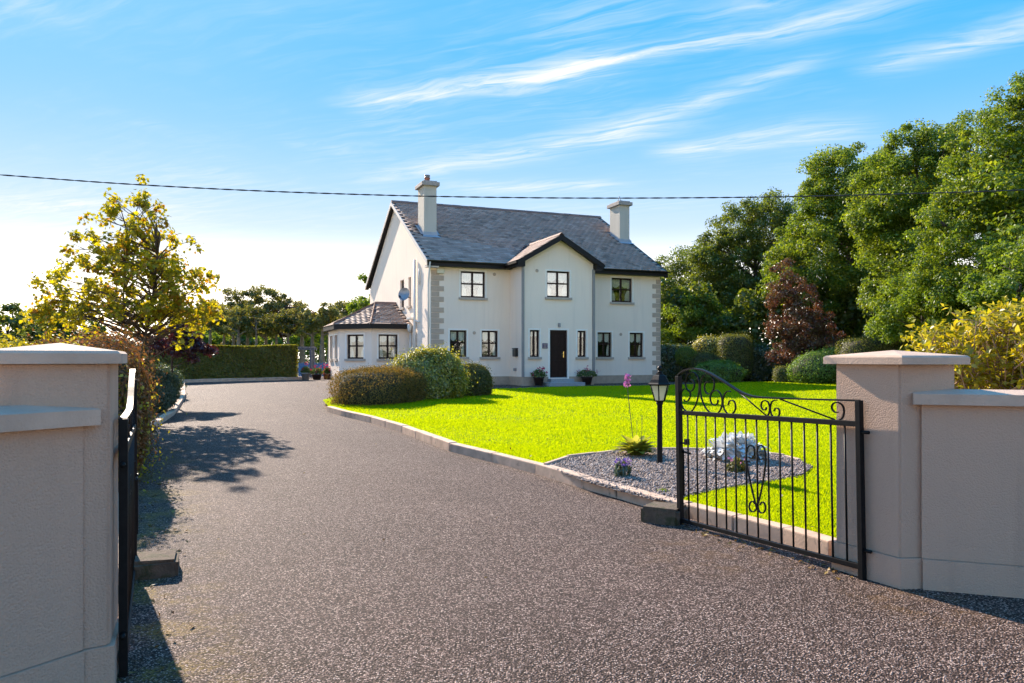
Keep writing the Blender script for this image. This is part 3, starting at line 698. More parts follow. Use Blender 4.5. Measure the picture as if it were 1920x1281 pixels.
# gablet over the bay
HW = (BAY1-BAY0)/2+.32; YF = BP-.32
gd = MB(); YB = 1.75
for sgn in (-1, 1):
    slab(gd, [(BM,YF,GZ),(BM+sgn*HW,YF,5.16),(BM+sgn*HW,-.30,5.16),(BM,YB+.15,GZ)], .07)
gr = gd.build('gablet_roof', M['roof_deck'], house)
gl_ = math.hypot(HW, GZ-5.16)
lay_slates(gr, (BM-HW-.02,-.33,5.155), (0,-1,0), (HW,0,GZ-5.16), [(0,0),(-YF-.33+.02,0),(-YF-.33+.02,gl_),(-2.1,gl_)])
lay_slates(gr, (BM+HW+.02,YF-.02,5.155), (0,1,0), (-HW,0,GZ-5.16), [(0,0),(-YF-.33,0),(-YF+1.8,gl_),(0,gl_)])
ridge_tiles(gr, (BM,YF,GZ+.045), (BM,1.75,GZ+.045), .12)
gb = MB()
for sgn in (-1, 1):
    p, q = Vector((BM,YF-.03,GZ+.0)), Vector((BM+sgn*(HW+.03),YF-.03,5.15)); h = Vector((0,0,-.24)); dy = Vector((0,.03,0))
    gb.add([p,q,q+h*.9,p+h,p+dy,q+dy,q+h*.9+dy,p+h+dy], [(0,1,2,3),(7,6,5,4),(0,4,5,1),(1,5,6,2),(2,6,7,3),(3,7,4,0)])
    x0, x1 = sorted((BM+sgn*(HW+.02), BM+sgn*(HW-.30)))
    gb.box(x0,x1,YF-.002,BP-.004,4.90,5.13)
    # soffit strip under the rake
    p2, q2 = Vector((BM,YF+.002,GZ-.12)), Vector((BM+sgn*(HW-.02),YF+.002,5.02)); hh = Vector((0,0,-.03)); dd = Vector((0,.31,0))
    gb.add([p2,q2,q2+hh,p2+hh,p2+dd,q2+dd,q2+hh+dd,p2+hh+dd], [(0,1,2,3),(7,6,5,4),(0,4,5,1),(1,5,6,2),(2,6,7,3),(3,7,4,0)])
    # gutter and fascia along the bay sides
    gb.box(*(sorted((BM+sgn*(HW+.0), BM+sgn*(HW-.03)))),BP-.004,-.36,4.93,5.12); gb.box(*(sorted((BM+sgn*(HW+.10), BM+sgn*(HW+.002)))),YF+.02,-.37,5.03,5.13)
gb.build('gablet_fascia', M['fascia'], house)
# sun room on the gable side
SR = [(0,3.2),(-1.77,3.2),(-3.0,4.43),(-3.0,7.6),(-1.77,8.83),(0,8.83)]; SZ0, SZ1 = -.35, 2.58
sw = MB()
def facet(i, holes):
    (x0, y0), (x1, y1) = SR[i], SR[i+1]; L = math.hypot(x1-x0, y1-y0); ux, uy = (x1-x0)/L, (y1-y0)/L; nx_, ny_ = -uy, ux   # into the room is to the right-hand side
    cx, cy = -1.2, 6.0
    if (cx-x0)*nx_+(cy-y0)*ny_ < 0: nx_, ny_ = -nx_, -ny_
    put = lambda a, z, d: (x0+ux*a+nx_*d, y0+uy*a+ny_*d, z)
    wall_grid(sw, 0, L, SZ0, SZ1, holes, put, .12, 1); return put
sf = []
for i in range(5):
    L = math.hypot(SR[i+1][0]-SR[i][0], SR[i+1][1]-SR[i][1])
    hs = [[(.60,1.46,1.11,2.2)],[(.42,1.32,1.11,2.2)],[(.45,1.25,1.11,2.2),(1.9,2.7,1.11,2.2)],[],[]][i]
    sf.append((facet(i, hs), hs))
sw.build('sun_room_wall', M['house'], house, fix=False)
sp_ = MB(); 
for i in range(3):
    put = sf[i][0]; L = math.hypot(SR[i+1][0]-SR[i][0], SR[i+1][1]-SR[i][1])
    vs = [put(-.01,-.3,-.02),put(L+.01,-.3,-.02),put(L+.01,.2,-.02),put(-.01,.2,-.02),put(-.01,.2,.01),put(L+.01,.2,.01)]
    sp_.add(vs, [(0,1,2,3),(3,2,5,4)])
sp_.build('sun_room_plinth', M['plinth'], house, fix=False)
for put, hs in sf:
    for h in hs: window(*h, put, 2, .53, 'lace', 'glass', room='roomlight', surround=True)
def grow(poly, e):
    c = Vector((-1.0, 6.0)); return [((Vector(p)-c)*(1+e/((Vector(p)-c).length))+c) for p in poly]
EV = [(.0,2.95),(-1.86,2.95),(-3.25,4.34),(-3.25,7.68),(-1.86,9.07),(.0,9.07)]
P0, P1 = (0,6.0,3.78), (-1.05,6.0,3.78); SE_Z = 2.66
srd = MB(); E3 = [(x,y,SE_Z) for x,y in EV]
sq = [[E3[0],E3[1],P1,P0],[E3[1],E3[2],P1],[E3[2],E3[3],P1],[E3[3],E3[4],P1],[E3[4],E3[5],P0,P1]]
for q in sq: slab(srd, q, .06)
sr = srd.build('sun_room_roof', M['roof_deck'], house)
for q in sq[:3]:
    A, B = Vector(q[0]), Vector(q[1]); U = (B-A).normalized()*-1; A, B = B, A      # keep the normal upwards
    mid = Vector(q[2])
    Vd = (mid-A)-U*((mid-A).dot(U)); Vl = Vd.length
    pol = [((Vector(p)-A).dot(U), (Vector(p)-A).dot(Vd/Vl)) for p in (q if len(q) == 3 else q)]
    lay_slates(sr, A, U, Vd, pol)
ridge_tiles(sr, P1[:2]+(3.83,), P0[:2]+(3.83,), .11)
for j in (1, 2): ridge_tiles(sr, E3[j][:2]+(SE_Z+.05,), P1[:2]+(3.80,), .06, .3)
sfa = MB()
for i in range(4):
    a, b = Vector(EV[i]), Vector(EV[i+1]); c = Vector((-1, 6)); 
    a2, b2 = a+(c-a).normalized()*.04, b+(c-b).normalized()*.04
    sfa.add([(a.x,a.y,2.45),(b.x,b.y,2.45),(b.x,b.y,2.63),(a.x,a.y,2.63),(a2.x,a2.y,2.45),(b2.x,b2.y,2.45),(b2.x,b2.y,2.63),(a2.x,a2.y,2.63)], [(0,1,2,3),(7,6,5,4),(0,4,5,1),(1,5,6,2),(2,6,7,3),(3,7,4,0)])
    w0, w1 = Vector(SR[i]), Vector(SR[i+1])
    sfa.add([(a2.x,a2.y,2.46),(b2.x,b2.y,2.46),(w1.x,w1.y,2.46),(w0.x,w0.y,2.46)], [(0,1,2,3)])
sfa.build('sun_room_fascia', M['fascia'], house, fix=False)
# the slates: the 300 nearest each one an object, the rest one joined part
slates_all.sort(key=lambda q: q[0])
ones, rest = slates_all[:300], slates_all[300:]
for _, par, Mx in ones:
    o = mesh_obj('slate', slate_me, None, par); o.matrix_local = Mx
bv = np.array([v.co[:] for v in slate_me.vertices]); bf = np.array([p.vertices[:] for p in slate_me.polygons])
for par, nm in ((roof, 'slates'), (gr, 'slates'), (sr, 'slates')):
    L_ = [m2 for _, p2, m2 in rest if p2 == par]
    if not L_: continue
    Vs = np.concatenate([bv @ np.array(m2.to_3x3()).T + np.array(m2.translation) for m2 in L_])
    Fs = np.concatenate([bf+i*len(bv) for i in range(len(L_))])
    o = mesh_obj(nm, np_mesh(nm, Vs, Fs, np.repeat(RNG.random(len(L_)), len(bf)), M['slate']), None, par); o['kind'] = 'stuff'
# chimneys
for i, c in enumerate(CH):
    x0, x1, y0, y1 = c
    st = MB().box(x0,x1,y0,y1,5.4,8.80); ch = st.build('chimney', M['chimney'], house)
    MB().box(x0-.12,x1+.12,y0-.12,y1+.12,8.801,8.97,.015).prism([(x0-.02,y0-.02),(x1+.02,y0-.02),(x1+.02,y1+.02),(x0-.02,y1+.02)],8.972,9.03).build('chimney_cap', M['capstone'], ch)
    fl = MB()
    zf, zb = roof_z(y0), roof_z(y1)
    fl.add([(x0-.03,y0-.012,zf+.14),(x1+.03,y0-.012,zf+.14),(x1+.05,y0-.03,zf-.01),(x0-.05,y0-.03,zf-.01),(x1+.12,y0-.33,roof_z(y0-.33)+.045),(x0-.12,y0-.33,roof_z(y0-.33)+.045)], [(0,1,2,3),(3,2,4,5)])
    for xs_, sg in ((x0,-1),(x1,1)):
        xx = xs_+sg*.012
        fl.add([(xx,y0-.012,zf+.14),(xx,y1,zb+.14),(xx,y1,zb),(xx,y0-.012,zf),(xx+sg*.14,y1,zb+.04),(xx+sg*.14,y0-.012,zf+.04)], [(0,1,2,3),(3,2,4,5)])
    fl.build('flashing', M['lead'], ch, fix=False)
    cxm, cym = (x0+x1)/2, (y0+y1)/2
    if i == 0:
        MB().lathe([(.12,9.03),(.115,9.2),(.135,9.22),(.135,9.26),(.11,9.27)],14,(cxm,cym)).build('chimney_pot', M['pot'], ch)
        MB().lathe([(.125,9.27),(.125,9.30)],14,(cxm,cym)).lathe([(.14,9.34),(.13,9.38),(.04,9.40)],14,(cxm,cym)).tube([(cxm+.1,cym,9.29),(cxm+.1,cym,9.35)],.012).tube([(cxm-.1,cym,9.29),(cxm-.1,cym,9.35)],.012).build('cowl', M['metal_g'], ch)
    else:
        MB().lathe([(.11,9.03),(.105,9.11),(.12,9.12)],14,(cxm,cym)).build('chimney_pot', M['pot'], ch)
        cg = MB()
        for k in range(4):
            a = k*math.pi/2; cg.tube([(cxm+.1*math.cos(a),cym+.1*math.sin(a),9.11),(cxm+.07*math.cos(a),cym+.07*math.sin(a),9.24),(cxm,cym,9.36)],.008)
        cg.build('cowl', M['metal_g'], ch)
# pipes and fittings
dp = MB().tube([(-.10,-.40,ez-.06),(-.11,-.40,ez-.16),(-.075,-.07,4.35),(-.075,-.05,4.2),(-.075,-.05,0.0)],.036,8)
dp.build('downpipe', M['pipe_w'], house)
MB().box(BAY0-.055,BAY0+.045,BP-.075,BP-.004,.36,4.93).build('downpipe', M['pipe_g'], house); MB().box(BAY1-.05,BAY1+.055,BP-.075,BP-.004,.36,4.93).build('downpipe', M['pipe_g'], house)
sp2 = MB().tube([(-.09,2.12,.0),(-.09,2.12,5.45)],.062,10).tube([(-.05,1.5,4.3),(-.06,1.5,5.0)],.03,8).tube([(-.06,1.55,2.7),(-.06,1.9,2.75),(-.09,2.1,2.8)],.03,8).tube([(-.06,3.0,.1),(-.06,3.0,2.4)],.045,8)
sp2.build('soil_pipe', M['pipe_w'], house)
MB().box(-.26,-.01,2.35,2.95,2.86,2.95,.01).lathe([(.05,2.3),(.1,2.42),(.11,2.62),(.06,2.66)],10,(-.13,2.9)).build('boiler_hood', M['pipe_w'], house)
# satellite dish
sd = MB(); n = 20; rings = [(0,.0),(.12,.012),(.22,.045),(.30,.09)]
vs = []
for r_, d_ in rings:
    for k in range(n): vs.append((r_*math.cos(2*math.pi*k/n)*.9, -.09+d_*-1+.09, r_*math.sin(2*math.pi*k/n)))
sd.add(vs, [(i*n+k,i*n+(k+1)%n,(i+1)*n+(k+1)%n,(i+1)*n+k) for i in range(3) for k in range(n)], True)
dish = sd.build('satellite_dish', M['metal_g'], house, (-.42,2.6,3.95), (R(-15),0,R(-38)), fix=False)
MB().tube([(0,.02,0),(.0,.14,-.02),(.12,.32,-.05)],.022,8).tube([(0,0,-.28),(-.05,-.36,-.22)],.012,6).box(-.08,-.02,-.42,-.33,-.26,-.18).build('dish_arm', M['black'], dish)
MB().box(.28,.60,-.10,-.025,4.66,4.85,.012).build('alarm_box', M['cream_box'], house)
def vent(x, y, z):
    m2 = MB().lathe([(.072,0),(.07,.014),(.055,.018)],18); o = m2.build('wall_vent', M['quoin'], house, (x,y-.002,z), (R(90),0,0))
vent(2.85,0,4.72); vent(4.2,BP,4.78); vent(1.94,0,2.21); vent(9.01,0,2.23)
MB().box(5.16,5.27,BP-.02,BP-.002,2.46,2.62).box(5.185,5.245,BP-.11,BP-.02,2.44,2.6,.012).build('wall_lamp', M['metal_g'], house)
pq = MB().box(4.44,4.68,BP-.022,BP-.002,1.54,1.76,.006).build('wall_plaque', M['plaque'], house)
nm_ = MB()
for k in range(3): nm_.box(4.48+.02*(k%2),4.64-.02*(k%2),BP-.026,BP-.021,1.58+.055*k,1.60+.055*k)
nm_.build('plaque_inscription', M['quoin'], pq)
# letter box on the side of the bay
lb = MB().box(BAY0-.14,BAY0-.003,-.95,-.63,1.2,1.52,.02).prism([(BAY0-.15,-.96),(BAY0-.004,-.96),(BAY0-.004,-.62),(BAY0-.15,-.62)],1.522,1.56)
lb.build('letter_box', M['black'], house)
MB().box(BAY0-.09,BAY0-.003,-.78,-.62,.60,.72,.01).build('socket_box', M['pipe_g'], house)
# pots either side of the step
def hm(x, y, z=0): return HM @ Vector((x, y, z))

# ------------------------------------------------------------------ entrance walls and piers
def pier_and_wall(C, Lc, Rc, wall_pts, names, label_pier, label_wall, ztop=1.46, ovh=.06):
    C, Lc, Rc = Vector(C), Vector(Lc), Vector(Rc); Bc = Lc+Rc-C; ctr = (Lc+Rc)/2
    P = empty('gate_pier', (ctr.x, ctr.y, 0), 0, label_pier, 'gate pier', 'gate piers at the entrance')
    rel = lambda p: ((p-ctr).x, (p-ctr).y)
    quad = [rel(p) for p in (C, Rc, Bc, Lc)]
    big = lambda e: [tuple(Vector(q)*(1+e/Vector(q).length*1.35)) for q in quad]
    bm = bmesh.new(); vb_ = [bm.verts.new((x,y,.2)) for x,y in quad]; vt = [bm.verts.new((x,y,ztop)) for x,y in quad]
    for i in range(4): bm.faces.new((vb_[i],vb_[(i+1)%4],vt[(i+1)%4],vt[i]))
    ed = [e for e in bm.edges if abs(e.verts[0].co.z-e.verts[1].co.z) > .5]
    bmesh.ops.bevel(bm, geom=ed, offset=.012, segments=2, affect='EDGES')
    MB().bm(bm).build('shaft', M['pier'], P)
    MB().prism(big(.018), -.2, .197).build('plinth', M['pier'], P)
    q = big(ovh); cap = MB(); n = 4
    zc0, zc1, zp = ztop+.002, ztop+.06, ztop+.098
    q2 = big(ovh-.012)
    cap.add([(x,y,zc0) for x,y in q]+[(x,y,zc1-.012) for x,y in q]+[(x,y,zc1) for x,y in q2]+[(0,0,zp)],
            [(3,2,1,0)]+[(i,(i+1)%4,4+(i+1)%4,4+i) for i in range(4)]+[(4+i,4+(i+1)%4,8+(i+1)%4,8+i) for i in range(4)]+[(8+i,8+(i+1)%4,12) for i in range(4)])
    cap.build('cap', M['coping'], P)
    # wall
    a, b = Vector(wall_pts[0]), Vector(wall_pts[1]); d = (b-a); L = d.length; ang = math.atan2(d.y, d.x)
    inw = 1 if (Matrix.Rotation(-ang, 2) @ (ctr-a)).y > 0 else -1
    Wl = empty('boundary_wall', (a.x, a.y, 0), ang, label_wall, 'wall', 'roadside walls beside the gate piers')
    y0, y1 = sorted((0, .22*inw)); 
    MB().box(0,L,y0,y1,.2,1.20).build('wall_body', M['pier'], Wl)
    yo, yi = sorted((-.016*inw, .23*inw)); MB().box(.004,L,yo,yi,-.3,.197).build('plinth', M['pier'], Wl)
    # coping in lengths
    yo, yi = (-.045*inw, .27*inw); x = -.055; first = True
    while x < L:
        x2 = min(L, x+2.2)
        cp = MB(); ys_ = [yo, yi]
        ym = (yo+yi)/2
        cp.add([(x,yo,1.202),(x2,yo,1.202),(x2,yi,1.202),(x,yi,1.202),(x,yo,1.272),(x2,yo,1.272),(x2,yi,1.272),(x,yi,1.272),(x+.05 if first else x,ym,1.30),(x2,ym,1.30)],
               [(0,1,2,3),(0,1,5,4),(2,3,7,6),(4,5,9,8),(7,6,9,8),(0,4,8,7,3),(1,2,6,9,5)])
        cp.build('coping_stone', M['coping'], Wl); first = False
        x = x2+.006
    return P, Wl
pier_and_wall((2.533,5.05),(2.305,5.517),(2.92,5.085),((2.668,5.035),(8.6,2.96)),0,'grey roughcast gate pier with pyramid cap carrying the wide open black gate beside the lawn','grey roughcast wall with low coping under the golden shrub')
pier_and_wall((-1.83,3.52),(-1.985,3.90),(-2.205,3.27),((-1.915,3.452),(-3.3,1.12)),0,'grey roughcast gate pier in deep shade beside the bronze hedge','grey roughcast wall with sloped coping beside the shaded pier',1.475,.042)

# ------------------------------------------------------------------ wrought iron gates
GH, GE = Vector((2.38,5.254)), Vector((1.526,7.0)); GW = (GE-GH).length
def gate_plane(zx, zy):
    """a point traced on the enlarged gate -> gate coordinates (x from the hinge, z up)"""
    px, py = 1150+zx/2.7255, 640+zy/2.7255; k = (px-CX)/FPX; d = (GE-GH)/GW
    s = (k*GH.y-GH.x)/(d.x-k*d.y); Y = GH.y+d.y*s
    return (s, 0, EYE+(HY-py)/FPX*Y+.043*s/GW)
def strip(pts, w=.014, th=.004, n=5):
    return MB().tube(spline(pts, n), th, flat=((0,1,0), w))
gate_parts = []
def gp(name, mb): gate_parts.append((name, mb))
gp('hinge_stile', MB().box(-.02,.02,-.02,.02,-.02,1.215,.003).tube([(-.02,0,1.0),(-.075,0,1.0)],.012,8).tube([(-.02,0,.2),(-.075,0,.2)],.012,8))
gp('end_stile', MB().box(GW-.024,GW+.024,-.022,.022,.02,1.385,.003))
gp('mid_rail', MB().box(.021,GW-.025,-.016,.016,1.035,1.073,.003)); gp('bottom_rail', MB().box(.021,GW-.025,-.016,.016,.065,.1,.003))
for k in range(15):
    x = GW*(k+1)/16; gate_parts.append(('bar', MB().tube([(x,0,.1),(x,0,1.036)],.0075,8)))
# vertical parts of the top curve
u = lambda f: GW*(1-f)
top = [(u(0.0),0,1.392),(u(.5/16),0,1.425),(u(1.2/16),0,1.446),(u(2/16),0,1.448),(u(3.2/16),0,1.42),(u(4.7/16),0,1.352),(u(6.25/16),0,1.268),(u(7.2/16),0,1.232),(u(8.2/16),0,1.216),(u(10/16),0,1.212),(u(13/16),0,1.212),(.0,0,1.214)]
gp('top_rail', MB().tube(spline(top, 5), .006, flat=((0,1,0), .034)))
gp('brace', MB().tube([(u(6.25/16),0,1.262),(u(8.9/16),0,1.072)],.006,6)); gp('brace', MB().tube([(u(10.1/16),0,1.205),(u(14.3/16),0,1.074)],.006,6))
SCR = [
 [(370,298),(376,307),(390,305),(401,288),(403,265),(390,248),(370,246),(356,268),(354,310),(368,346),(393,362),(415,352),(438,305),(450,240),(447,195),(432,166),(412,158),(393,170),(380,200),(382,235),(398,257),(415,250),(425,225),(418,201),(404,198)],
 [(497,208),(485,210),(477,230),(481,257),(495,270),(514,262),(527,230),(523,192),(505,170),(480,170),(463,195),(455,235),(460,285),(475,330),(500,362),(530,372),(553,358),(567,320),(563,280),(548,256),(530,252),(514,265),(506,290),(512,317),(526,328),(541,320),(546,300)],
 [(612,258),(595,256),(578,275),(570,310),(578,350),(600,375),(620,371),(635,345),(632,314),(619,303),(604,308),(597,328)],
 [(795,390),(808,365),(811,335),(803,312),(788,304),(773,310),(767,330),(775,349),(790,351),(794,338)],
 [(850,302),(830,305),(818,322),(814,352),(824,382),(842,393),(857,382),(862,360),(854,344),(840,344),(834,358)],
 [(1163,364),(1147,363),(1132,345),(1137,322),(1160,313),(1184,325),(1194,352),(1188,388),(1166,408)],
 [(735,850),(716,770),(700,690),(687,610),(691,555),(709,533),(727,545),(729,580),(715,600),(699,592)],
 [(738,850),(760,770),(776,690),(786,610),(782,555),(765,533),(747,545),(743,580),(756,605),(773,600)],
 [(738,828),(734,858),(715,873),(699,856),(702,828),(717,818),(727,832)],
 [(741,828),(747,866),(766,879),(781,860),(777,831),(763,823),(753,838)]]
for sc in SCR: gp('scroll', strip([gate_plane(*p) for p in sc]))
gp('catch', MB().tube([(GW-.02,0,.78),(GW-.10,0,.78)],.008,6).box(GW-.12,GW-.09,-.02,.02,.77,.82))
gp('latch', MB().box(GW-.03,GW+.03,-.03,-.022,.3,.72,.002).tube([(GW-.03,-.02,.70),(GW-.13,-.02,.69)],.009,6))
gate_me = [(n_, b_.me(n_, M['iron'])) for n_, b_ in gate_parts]
def gate(h, e, zb, label, drop):
    d = Vector(e)-Vector(h)
    root = empty('gate', (h[0], h[1], zb), math.atan2(d.y, d.x), label, 'gate', 'pair of wrought iron entrance gates')
    root.rotation_euler = (0, math.asin(drop/GW), math.atan2(d.y, d.x))
    for n_, me in gate_me: mesh_obj(n_, me, None, root)
    return root
gate(GH, GE, .0, 'black wrought iron gate with scrollwork standing open along the lawn kerb', .043)
gl2 = gate((-1.84,3.66), (-2.745,5.62), .0, 'black wrought iron gate seen edge-on against the shaded pier', .03)

# ------------------------------------------------------------------ concrete gate stops
def stop_block(cx, cy, ang, sx, sy, h, label):
    bm = bmesh.new(); bmesh.ops.create_cube(bm, size=1, matrix=Matrix.Translation((0,0,h/2-.05)) @ Matrix.Diagonal((sx, sy, h+.1, 1)))
    bmesh.ops.bevel(bm, geom=bm.edges[:], offset=.022, segments=2, affect='EDGES'); pass
    for v in bm.verts: v.co += Vector((random.uniform(-1,1), random.uniform(-1,1), random.uniform(-1,1)))*.006
    o = MB().bm(bm).build('gate_stop', M['block'], None, (cx, cy, 0), (0,0,ang))
    tag(o, label, 'concrete block', 'concrete gate stops'); return o
stop_block(1.41, 7.14, R(-32), .36, .32, .145, 'mossy concrete block at the foot of the open gate beside the lawn kerb')
stop_block(-2.50, 5.42, R(22), .30, .32, .12, 'mossy concrete block at the foot of the edge-on gate by the bronze hedge')

# ------------------------------------------------------------------ garden lamp
lp = at(1237, 872, .1)
lamp = empty('garden_lamp', (lp.x, lp.y, lp.z-.03), R(12), 'black lantern lamp on a short post in the gravel bed beside the hosta', 'lamp')
MB().lathe([(.055,-.05),(.055,.03),(.04,.05),(.036,.09),(.034,.40),(.033,.80),(.042,.815),(.046,.84)],14).build('post', M['iron'], lamp)
LB, LT = .86, 1.06
MB().lathe([(.04,.835),(.05,.84),(.065,.85),(.07,LB)],6,sm=False).build('lantern_base', M['iron'], lamp)
fr = MB()
for k in range(6):
    a = k*math.pi/3; p, q = Vector((.066*math.cos(a),.066*math.sin(a),LB-.005)), Vector((.125*math.cos(a),.125*math.sin(a),LT)); fr.tube([p,q],.008,6)
    b = a+math.pi/3; fr.tube([q,Vector((.125*math.cos(b),.125*math.sin(b),LT))],.008,6)
fr.build('lantern_frame', M['iron'], lamp)
for k in range(6):
    a, b = k*math.pi/3+.06, (k+1)*math.pi/3-.06; ri, ro = .062, .118
    vs = [(ri*math.cos(a),ri*math.sin(a),LB+.003),(ri*math.cos(b),ri*math.sin(b),LB+.003),(ro*math.cos(b),ro*math.sin(b),LT-.01),(ro*math.cos(a),ro*math.sin(a),LT-.01)]
    vi = [(x*.96,y*.96,z) for x,y,z in vs]
    MB().add(vs+vi, [(0,1,2,3),(7,6,5,4),(0,4,5,1),(1,5,6,2),(2,6,7,3),(3,7,4,0)]).build('lantern_pane', M['lampglass'], lamp)
MB().lathe([(.16,LT+.0),(.163,LT+.012),(.135,LT+.03),(.115,LT+.07),(.085,LT+.115),(.052,LT+.135),(.05,LT+.15),(.03,LT+.16)],6,sm=False).build('lantern_roof', M['iron'], lamp)
MB().lathe([(.03,LT+.158),(.036,LT+.165),(.018,LT+.178),(.016,LT+.186),(.03,LT+.20),(.034,LT+.215),(.022,LT+.236),(.006,LT+.25)],12).build('finial', M['iron'], lamp)

# ------------------------------------------------------------------ plants
def sines(P, seed, freq):
    r = np.random.default_rng(seed); out = np.zeros(len(P))
    for k in range(7):
        w_ = r.normal(size=3)*freq*(1+.35*k); out += np.sin(P @ w_ + r.uniform(0, 6.28))/(1+.45*k)
    return out/2.4
def shrub(name, label, cat, loc, rad, mat, n, leaf, e=2.0, zc=None, amp=.10, frq=2.2, group=None, rz=0, wid=.32, fuzz=.07, branch='heart', lift=.5, seed=None, top=1, lean=0, stem=0):
    """clipped or mounded shrub: leaves over a rounded body; e = how boxy the body is"""
    seed = seed if seed is not None else abs(hash(label)) % 9999
    seed = sum(ord(c) for c in label)
    root = empty(name, loc, rz, label, cat, group)
    rx, ry, rz_ = rad; zc = rz_*.85 if zc is None else zc
    n = int(n*1.6); D = unit(RNG.normal(size=(int(n*1.7),3))); D = D[(D[:,2]*rz_+zc) > .0][:n*2]
    D = D[:n]
    ex = np.array([rx, ry, rz_]); 
    rr = (np.abs(D/ex)**e).sum(1)**(-1/e)
    P0 = D*rr[:,None]
    b = 1+amp*sines(P0, seed, frq)
    dep = 1-np.abs(RNG.normal(0, fuzz, n))
    stray = RNG.random(n) < .08; dep = np.where(stray, 1+np.abs(RNG.normal(0, fuzz*1.1, n)), dep)
    P = P0*(b*dep)[:,None]
    P[:,2] += zc; P[:,0] += lean*P[:,2]
    P[:,2] = np.maximum(P[:,2], .01)
    Nn = unit(np.sign(D)*np.abs(P0/ex)**(e-1)/ex); Nn = Nn+RNG.normal(size=(n,3))*.55+np.array([0,0,lift*.4])
    ax = np.cross(Nn, RNG.normal(size=(n,3)))
    mesh_obj('foliage', leaf_mesh('foliage', P, Nn, leaf, wid, M[mat], ax), None, root)
    # woody heart
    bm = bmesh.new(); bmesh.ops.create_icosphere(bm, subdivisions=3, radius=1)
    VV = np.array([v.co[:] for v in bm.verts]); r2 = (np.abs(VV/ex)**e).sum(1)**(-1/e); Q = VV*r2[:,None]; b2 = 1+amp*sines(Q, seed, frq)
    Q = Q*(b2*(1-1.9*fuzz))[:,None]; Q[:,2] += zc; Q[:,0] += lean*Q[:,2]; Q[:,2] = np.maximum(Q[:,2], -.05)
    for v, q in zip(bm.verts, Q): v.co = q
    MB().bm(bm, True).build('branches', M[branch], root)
    if stem: MB().tube([(0,0,-.05),(.02,0,zc*.5),(0,0,zc)],[.05,.04,.03],8).build('stem', M['bark'], root)
    return root
def crown_pts(env, n_cl, rcl, per, seed, flat=.75, shell=.45, tuft=0):
    r = np.random.default_rng(seed); vol = np.array([e[3]*e[4]*e[5] for e in env])**.75; pr = vol/vol.sum()
    C = []; 
    for i in r.choice(len(env), n_cl, p=pr):
        e = env[i]; d = unit(r.normal(size=3)); 
        if d[2] < -.35: d[2] *= .3; d = unit(d)
        rad = (1-shell*r.random()**1.6)
        C.append(np.array(e[:3])+d*np.array(e[3:])*rad)
    C = np.array(C); n = n_cl*per
    idx = np.repeat(np.arange(n_cl), per); sz = rcl*r.uniform(.55, 1.35, n_cl)
    d = unit(r.normal(size=(n,3))); rr = r.random(n)**.45
    off = d*rr[:,None]*sz[idx][:,None]*np.array([1,1,flat])
    P = C[idx]+off
    return C, P, d, idx
